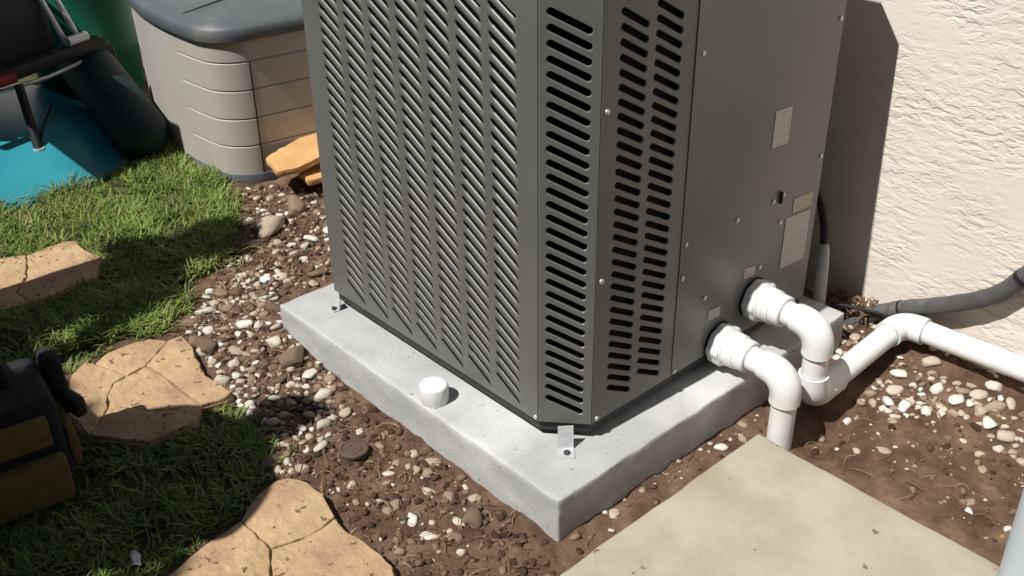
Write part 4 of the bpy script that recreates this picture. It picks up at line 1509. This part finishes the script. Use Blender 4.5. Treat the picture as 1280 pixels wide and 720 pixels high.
# ------------------------------------------------------------------ two workers standing out of the frame, whose shadows fall across the lawn
M['skin'] = noisy('skin', (0.40, 0.23, 0.16), (0.47, 0.28, 0.20), 10, 0.6)
M['shirt'] = noisy('work_shirt', (0.05, 0.07, 0.11), (0.07, 0.10, 0.15), 30, 0.9, 0.2, 150)
M['shirt2'] = noisy('grey_shirt', (0.16, 0.16, 0.16), (0.21, 0.21, 0.21), 30, 0.9, 0.2, 150)
M['trouser'] = noisy('work_trousers', (0.06, 0.055, 0.045), (0.09, 0.08, 0.065), 30, 0.9, 0.3, 150)
M['boot'] = noisy('boot_leather', (0.05, 0.03, 0.02), (0.08, 0.05, 0.03), 30, 0.7)
M['hair'] = noisy('dark_hair', (0.015, 0.011, 0.009), (0.03, 0.022, 0.017), 80, 0.6, 0.5, 200, stretch=(1, 1, 0.2))


def person(loc, rz, label, arms, shirt, h=1.0, hl=0.0, hat=False, bulk=1.0):
    V = []; E = []; RD = []

    def v(p, r_, par=None):
        V.append(Vector(p) * h); RD.append((r_[0] * h, r_[1] * h) if isinstance(r_, tuple) else (r_ * h, r_ * h))
        if par is not None: E.append((par, len(V) - 1))
        return len(V) - 1
    pel = v((0, 0, 0.96), (0.19 * bulk, 0.125))
    ab = v((0.01, 0, 1.10), (0.19 * bulk, 0.125), pel)
    chs = v((0.0, 0, 1.28), (0.20 * bulk, 0.125), ab)
    sh = v((-0.01, 0, 1.41), (0.115, 0.085), chs)
    nk = v((0.0, hl * 0.5, 1.50), 0.056, sh)
    hd = v((0.012, hl * 0.8, 1.58), (0.070, 0.080), nk)
    hd2 = v((0.010, hl, 1.66), (0.078, 0.095), hd)
    v((0.0, hl, 1.725), (0.060, 0.072), hd2)
    for s in (-1, 1):
        hip = v((0, s * 0.095, 0.88), 0.092, pel)
        kn = v((0.02, s * 0.12, 0.50), 0.060, hip)
        cf = v((-0.01, s * 0.13, 0.34), 0.058, kn)
        an = v((-0.01, s * 0.14, 0.09), 0.042, cf)
        he = v((0.02, s * 0.145, 0.045), 0.042, an)
        v((0.16, s * 0.165, 0.035), 0.036, he)
        el, wr_, hn = arms[0 if s < 0 else 1]
        so = v((-0.01, s * 0.175, 1.40), 0.062, sh)
        e_ = v((el[0], s * el[1], el[2]), 0.043, so)
        w_ = v((wr_[0], s * wr_[1], wr_[2]), 0.030, e_)
        hnd = Vector((hn[0], s * hn[1], hn[2])); wv = Vector((wr_[0], s * wr_[1], wr_[2]))
        pm = v(hnd, (0.038, 0.018), w_)
        dd = (hnd - wv).normalized()
        sd_ = dd.cross(Vector((0, 0, 1)))
        sd_ = sd_.normalized() if sd_.length > 0.2 else Vector((1, 0, 0))
        for k in range(4):
            b_ = hnd + sd_ * (k - 1.5) * 0.021
            f1 = v(b_ + dd * 0.055, 0.009, pm)
            v(b_ + dd * (0.085 + 0.012 * (1 - abs(k - 1.3) / 2)) + Vector((0, 0, -0.012)), 0.0075, f1)
        th_ = v(hnd - sd_ * 0.045 + dd * 0.01, 0.011, pm)
        v(hnd - sd_ * 0.055 + dd * 0.045, 0.009, th_)
    me_ = bpy.data.meshes.new('person_skeleton')
    me_.from_pydata([tuple(p) for p in V], E, [])
    tmp = bpy.data.objects.new('tmp', me_)
    COL.objects.link(tmp)
    sk = tmp.modifiers.new('skin', 'SKIN')
    for i, d in enumerate(me_.skin_vertices[0].data):
        d.radius = RD[i]
        d.use_root = (i == 0)
    sk.use_smooth_shade = True
    sb_ = tmp.modifiers.new('sub', 'SUBSURF'); sb_.levels = 2; sb_.render_levels = 2
    dg = bpy.context.evaluated_depsgraph_get()
    body = bpy.data.meshes.new_from_object(tmp.evaluated_get(dg))
    bpy.data.objects.remove(tmp)
    body.materials.clear()
    for m_ in (M['skin'], shirt, M['trouser'], M['boot']): body.materials.append(m_)
    for p in body.polygons:
        c = p.center / h
        if c.z < 0.11 and abs(c.y) < 0.3: k = 3
        elif c.z < 0.97 and abs(c.y) < 0.245: k = 2
        elif c.z > 1.475 and abs(c.y) < 0.13: k = 0
        else:
            k = 1
            for s, ar in ((-1, arms[0]), (1, arms[1])):
                w3 = Vector((ar[1][0], s * ar[1][1], ar[1][2])); e3 = Vector((ar[0][0], s * ar[0][1], ar[0][2]))
                if (c - w3).length < 0.13 or (c - Vector((ar[2][0], s * ar[2][1], ar[2][2]))).length < 0.16 or (c - (w3 + e3) / 2).length < 0.08: k = 0
        p.material_index = k
        p.use_smooth = True
    t = empty('person', loc, rz)
    link('body', body, t)
    # face and hair
    hm = rock_mesh(601, 3, 0.02, 1.0)
    hm.materials.append(M['hair'])
    ho = link('hair', hm, t)
    ho.location = (-0.012 * h, hl, 1.70 * h); ho.scale = (0.094 * h, 0.092 * h, 0.082 * h)
    for s in (-1, 1):
        MB().tube([(0.098 * h, hl + s * 0.032 * h, 1.645 * h), (0.107 * h, hl + s * 0.032 * h, 1.645 * h)], [0.013, 0.006], 10).build('eye', M['paper'], t, smooth=True)
        MB().tube([(-0.005, hl + s * 0.078 * h, 1.62 * h), (-0.005, hl + s * 0.083 * h, 1.645 * h), (-0.008, hl + s * 0.080 * h, 1.67 * h)], [0.010, 0.018, 0.010], 10).build('ear', M['skin'], t, smooth=True)
    MB().tube([(0.092 * h, hl, 1.648 * h), (0.112 * h, hl, 1.618 * h), (0.100 * h, hl, 1.606 * h)], [0.007, 0.013, 0.008], 10).build('nose', M['skin'], t, smooth=True)
    MB().tube([(0.086 * h, hl - 0.024 * h, 1.575 * h), (0.094 * h, hl, 1.573 * h), (0.086 * h, hl + 0.024 * h, 1.575 * h)], [0.004, 0.006, 0.004], 8).build('mouth', M['red'], t, smooth=True)
    if hat:
        MB().lathe([(0.145, 1.715), (0.150, 1.722), (0.105, 1.732), (0.100, 1.79), (0.085, 1.82), (0.04, 1.835)], 28, (0, hl, 0)).build('sun_hat', M['shirt2'], t, smooth=True, sharp=50)
    tag(t, label, 'person')
    return t


fold = ((0.06, 0.25, 1.14), (0.19, 0.06, 1.17), (0.19, -0.02, 1.19))
down = ((-0.03, 0.25, 1.12), (0.06, 0.27, 0.88), (0.08, 0.27, 0.80))
fwd = ((0.10, 0.24, 1.17), (0.32, 0.16, 1.25), (0.40, 0.13, 1.28))
person((-1.335, 0.78, 0), R(-5), 'person in dark blue shirt standing behind the tool bag, arms folded', (fold, fold), M['shirt'], hl=0.05, hat=False, bulk=1.28)
person((-1.05, 1.72, 0), R(-10), 'person in grey shirt standing on the lawn, one hand raised', (down, fwd), M['shirt2'], hl=0.07, hat=True)

# unseen crate, added between them to widen the shadow on the lawn
M['crate'] = noisy('crate_wood', (0.30, 0.21, 0.12), (0.42, 0.31, 0.19), 6, 0.85, 0.3, 60, stretch=(1, 8, 8))
cr = empty('added_crate', (-1.20, 1.385, 0))
cw_, cl_, chh = 0.34, 1.03, 0.70
for k in range(6):
    zc = 0.065 + k * 0.116
    for sx in (-1, 1):
        MB().box((sx * (cw_ / 2 + 0.009), 0, zc), (0.018, cl_, 0.107)).build('plank', M['crate'], cr, bevel=0.002)
    for sy in (-1, 1):
        MB().box((0, sy * (cl_ / 2 - 0.009), zc), (cw_ - 0.002, 0.018, 0.107)).build('plank', M['crate'], cr, bevel=0.002)
for k in range(3):
    MB().box(((k - 1) * 0.125, 0, chh + 0.009), (0.122, cl_ + 0.002, 0.018)).build('plank', M['crate'], cr, bevel=0.002)
for sx in (-1, 1):
    for sy in (-1, 1):
        MB().box((sx * (cw_ / 2 - 0.024), sy * (cl_ / 2 - 0.044), chh / 2), (0.045, 0.045, chh)).build('corner_post', M['crate'], cr, bevel=0.002)
tag(cr, 'closed wooden crate added out of view to shade the lawn between the two people', 'crate')

# unseen barbecue, added left of the tub to shade tub and deck box
bq = empty('added_barbecue', (-0.39, 3.15, 0))
MB().box((0, 0, 0.92), (0.42, 0.70, 0.24)).build('firebox', M['black'], bq, bevel=0.03, seg=3)
pr_ = [(-0.21, 1.045), (-0.205, 1.14), (-0.15, 1.23), (-0.05, 1.27), (0.08, 1.26), (0.17, 1.19), (0.21, 1.10), (0.21, 1.045)]
V_ = [(x, -0.35, z) for x, z in pr_] + [(x, 0.35, z) for x, z in pr_]
n_ = len(pr_)
F_ = [tuple(range(n_)), tuple(range(2 * n_ - 1, n_ - 1, -1))] + [(i, n_ + i, n_ + (i + 1) % n_, (i + 1) % n_) for i in range(n_)]
obj('hood', V_, F_, M['rubber'], bq, bevel=0.01)
MB().tube([(0.235, -0.22, 1.12), (0.235, 0.22, 1.12)], 0.011, 12).build('handle', M['galv'], bq, smooth=True)
for sy in (-1, 1):
    MB().box((0, sy * 0.515, 0.985), (0.40, 0.32, 0.04)).build('side_shelf', M['rubber'], bq, bevel=0.006)
    MB().box((0.19, sy * 0.515, 0.90), (0.02, 0.32, 0.13)).build('apron', M['rubber'], bq, bevel=0.004)
    for sx in (-1, 1):
        MB().tube([(sx * 0.17, sy * 0.30, 0.82), (sx * 0.17, sy * 0.30, 0.0)], 0.018, 12).build('leg', M['black'], bq, smooth=True, sharp=40)
tag(bq, 'black hooded barbecue with side shelves added out of view to shade the teal tub', 'barbecue')

# unseen leafy screens, added round the yard to cut sky fill
M['leaf'] = ramp_by('added_hedge_leaf', 'tone', [(0.0, (0.020, 0.045, 0.012)), (0.6, (0.04, 0.085, 0.02)), (1.0, (0.07, 0.12, 0.03))], 0.6, 0, nscale=4, transl=0.2)
def added_hedge(x0, x1, y0, y1, h, label, n, seed):
    rg = np.random.default_rng(seed)
    t = empty('added_hedge', ((x0 + x1) / 2, (y0 + y1) / 2, 0))
    lx, ly = (x1 - x0) / 2, (y1 - y0) / 2
    V = []; F = []; Tn = []
    for k in range(n):
        f_ = rg.integers(0, 5)
        u_, w_ = rg.uniform(-1, 1), rg.uniform(-1, 1)
        d_ = 1 - abs(rg.normal(0, 0.08))
        p = {0: (lx * d_, ly * u_, h * (w_ + 1) / 2), 1: (-lx * d_, ly * u_, h * (w_ + 1) / 2), 2: (lx * u_, ly * d_, h * (w_ + 1) / 2),
             3: (lx * u_, -ly * d_, h * (w_ + 1) / 2), 4: (lx * u_, ly * w_, h * d_)}[int(f_)]
        p = Vector(p)
        a_ = Vector(rg.normal(size=3)).normalized() * 0.09; b_ = a_.cross(Vector(rg.normal(size=3))).normalized() * 0.045
        i = len(V)
        V += [tuple(p - a_), tuple(p + b_), tuple(p + a_), tuple(p - b_)]
        F.append((i, i + 1, i + 2, i + 3)); Tn += [float(rg.random())] * 4
    o_ = obj('foliage', V, F, M['leaf'], t)
    o_.data.attributes.new('tone', 'FLOAT', 'POINT').data.foreach_set('value', Tn)
    nst = max(3, int((ly if ly > lx else lx) * 2 / 0.9))
    for k in range(nst):
        q = -1 + 2 * (k + 0.5) / nst
        MB().tube([(0 if ly > lx else lx * q, ly * q if ly > lx else 0, -0.05), (0.05, ly * q, h * 0.5) if ly > lx else (lx * q, 0.05, h * 0.5), (0, ly * q, h * 0.9) if ly > lx else (lx * q, 0, h * 0.9)], [0.06, 0.045, 0.02], 8).build('stem', M['crate'], t, smooth=True)
    MB().box((0, 0, h * 0.48), (lx * 1.5, ly * 1.9, h * 0.92) if ly > lx else (lx * 1.9, ly * 1.5, h * 0.92)).build('inner_growth', M['leaf'], t, bevel=0.1)
    tag(t, label, 'added_hedge')


added_hedge(-4.3, -3.4, -4.0, 6.5, 4.2, 'unseen leafy screen added behind the two standing people to cut sky fill', 16000, 21)
added_hedge(-3.2, 1.0, -4.6, -3.8, 3.6, 'unseen leafy screen added beyond the walkway slab to cut sky fill', 8000, 22)
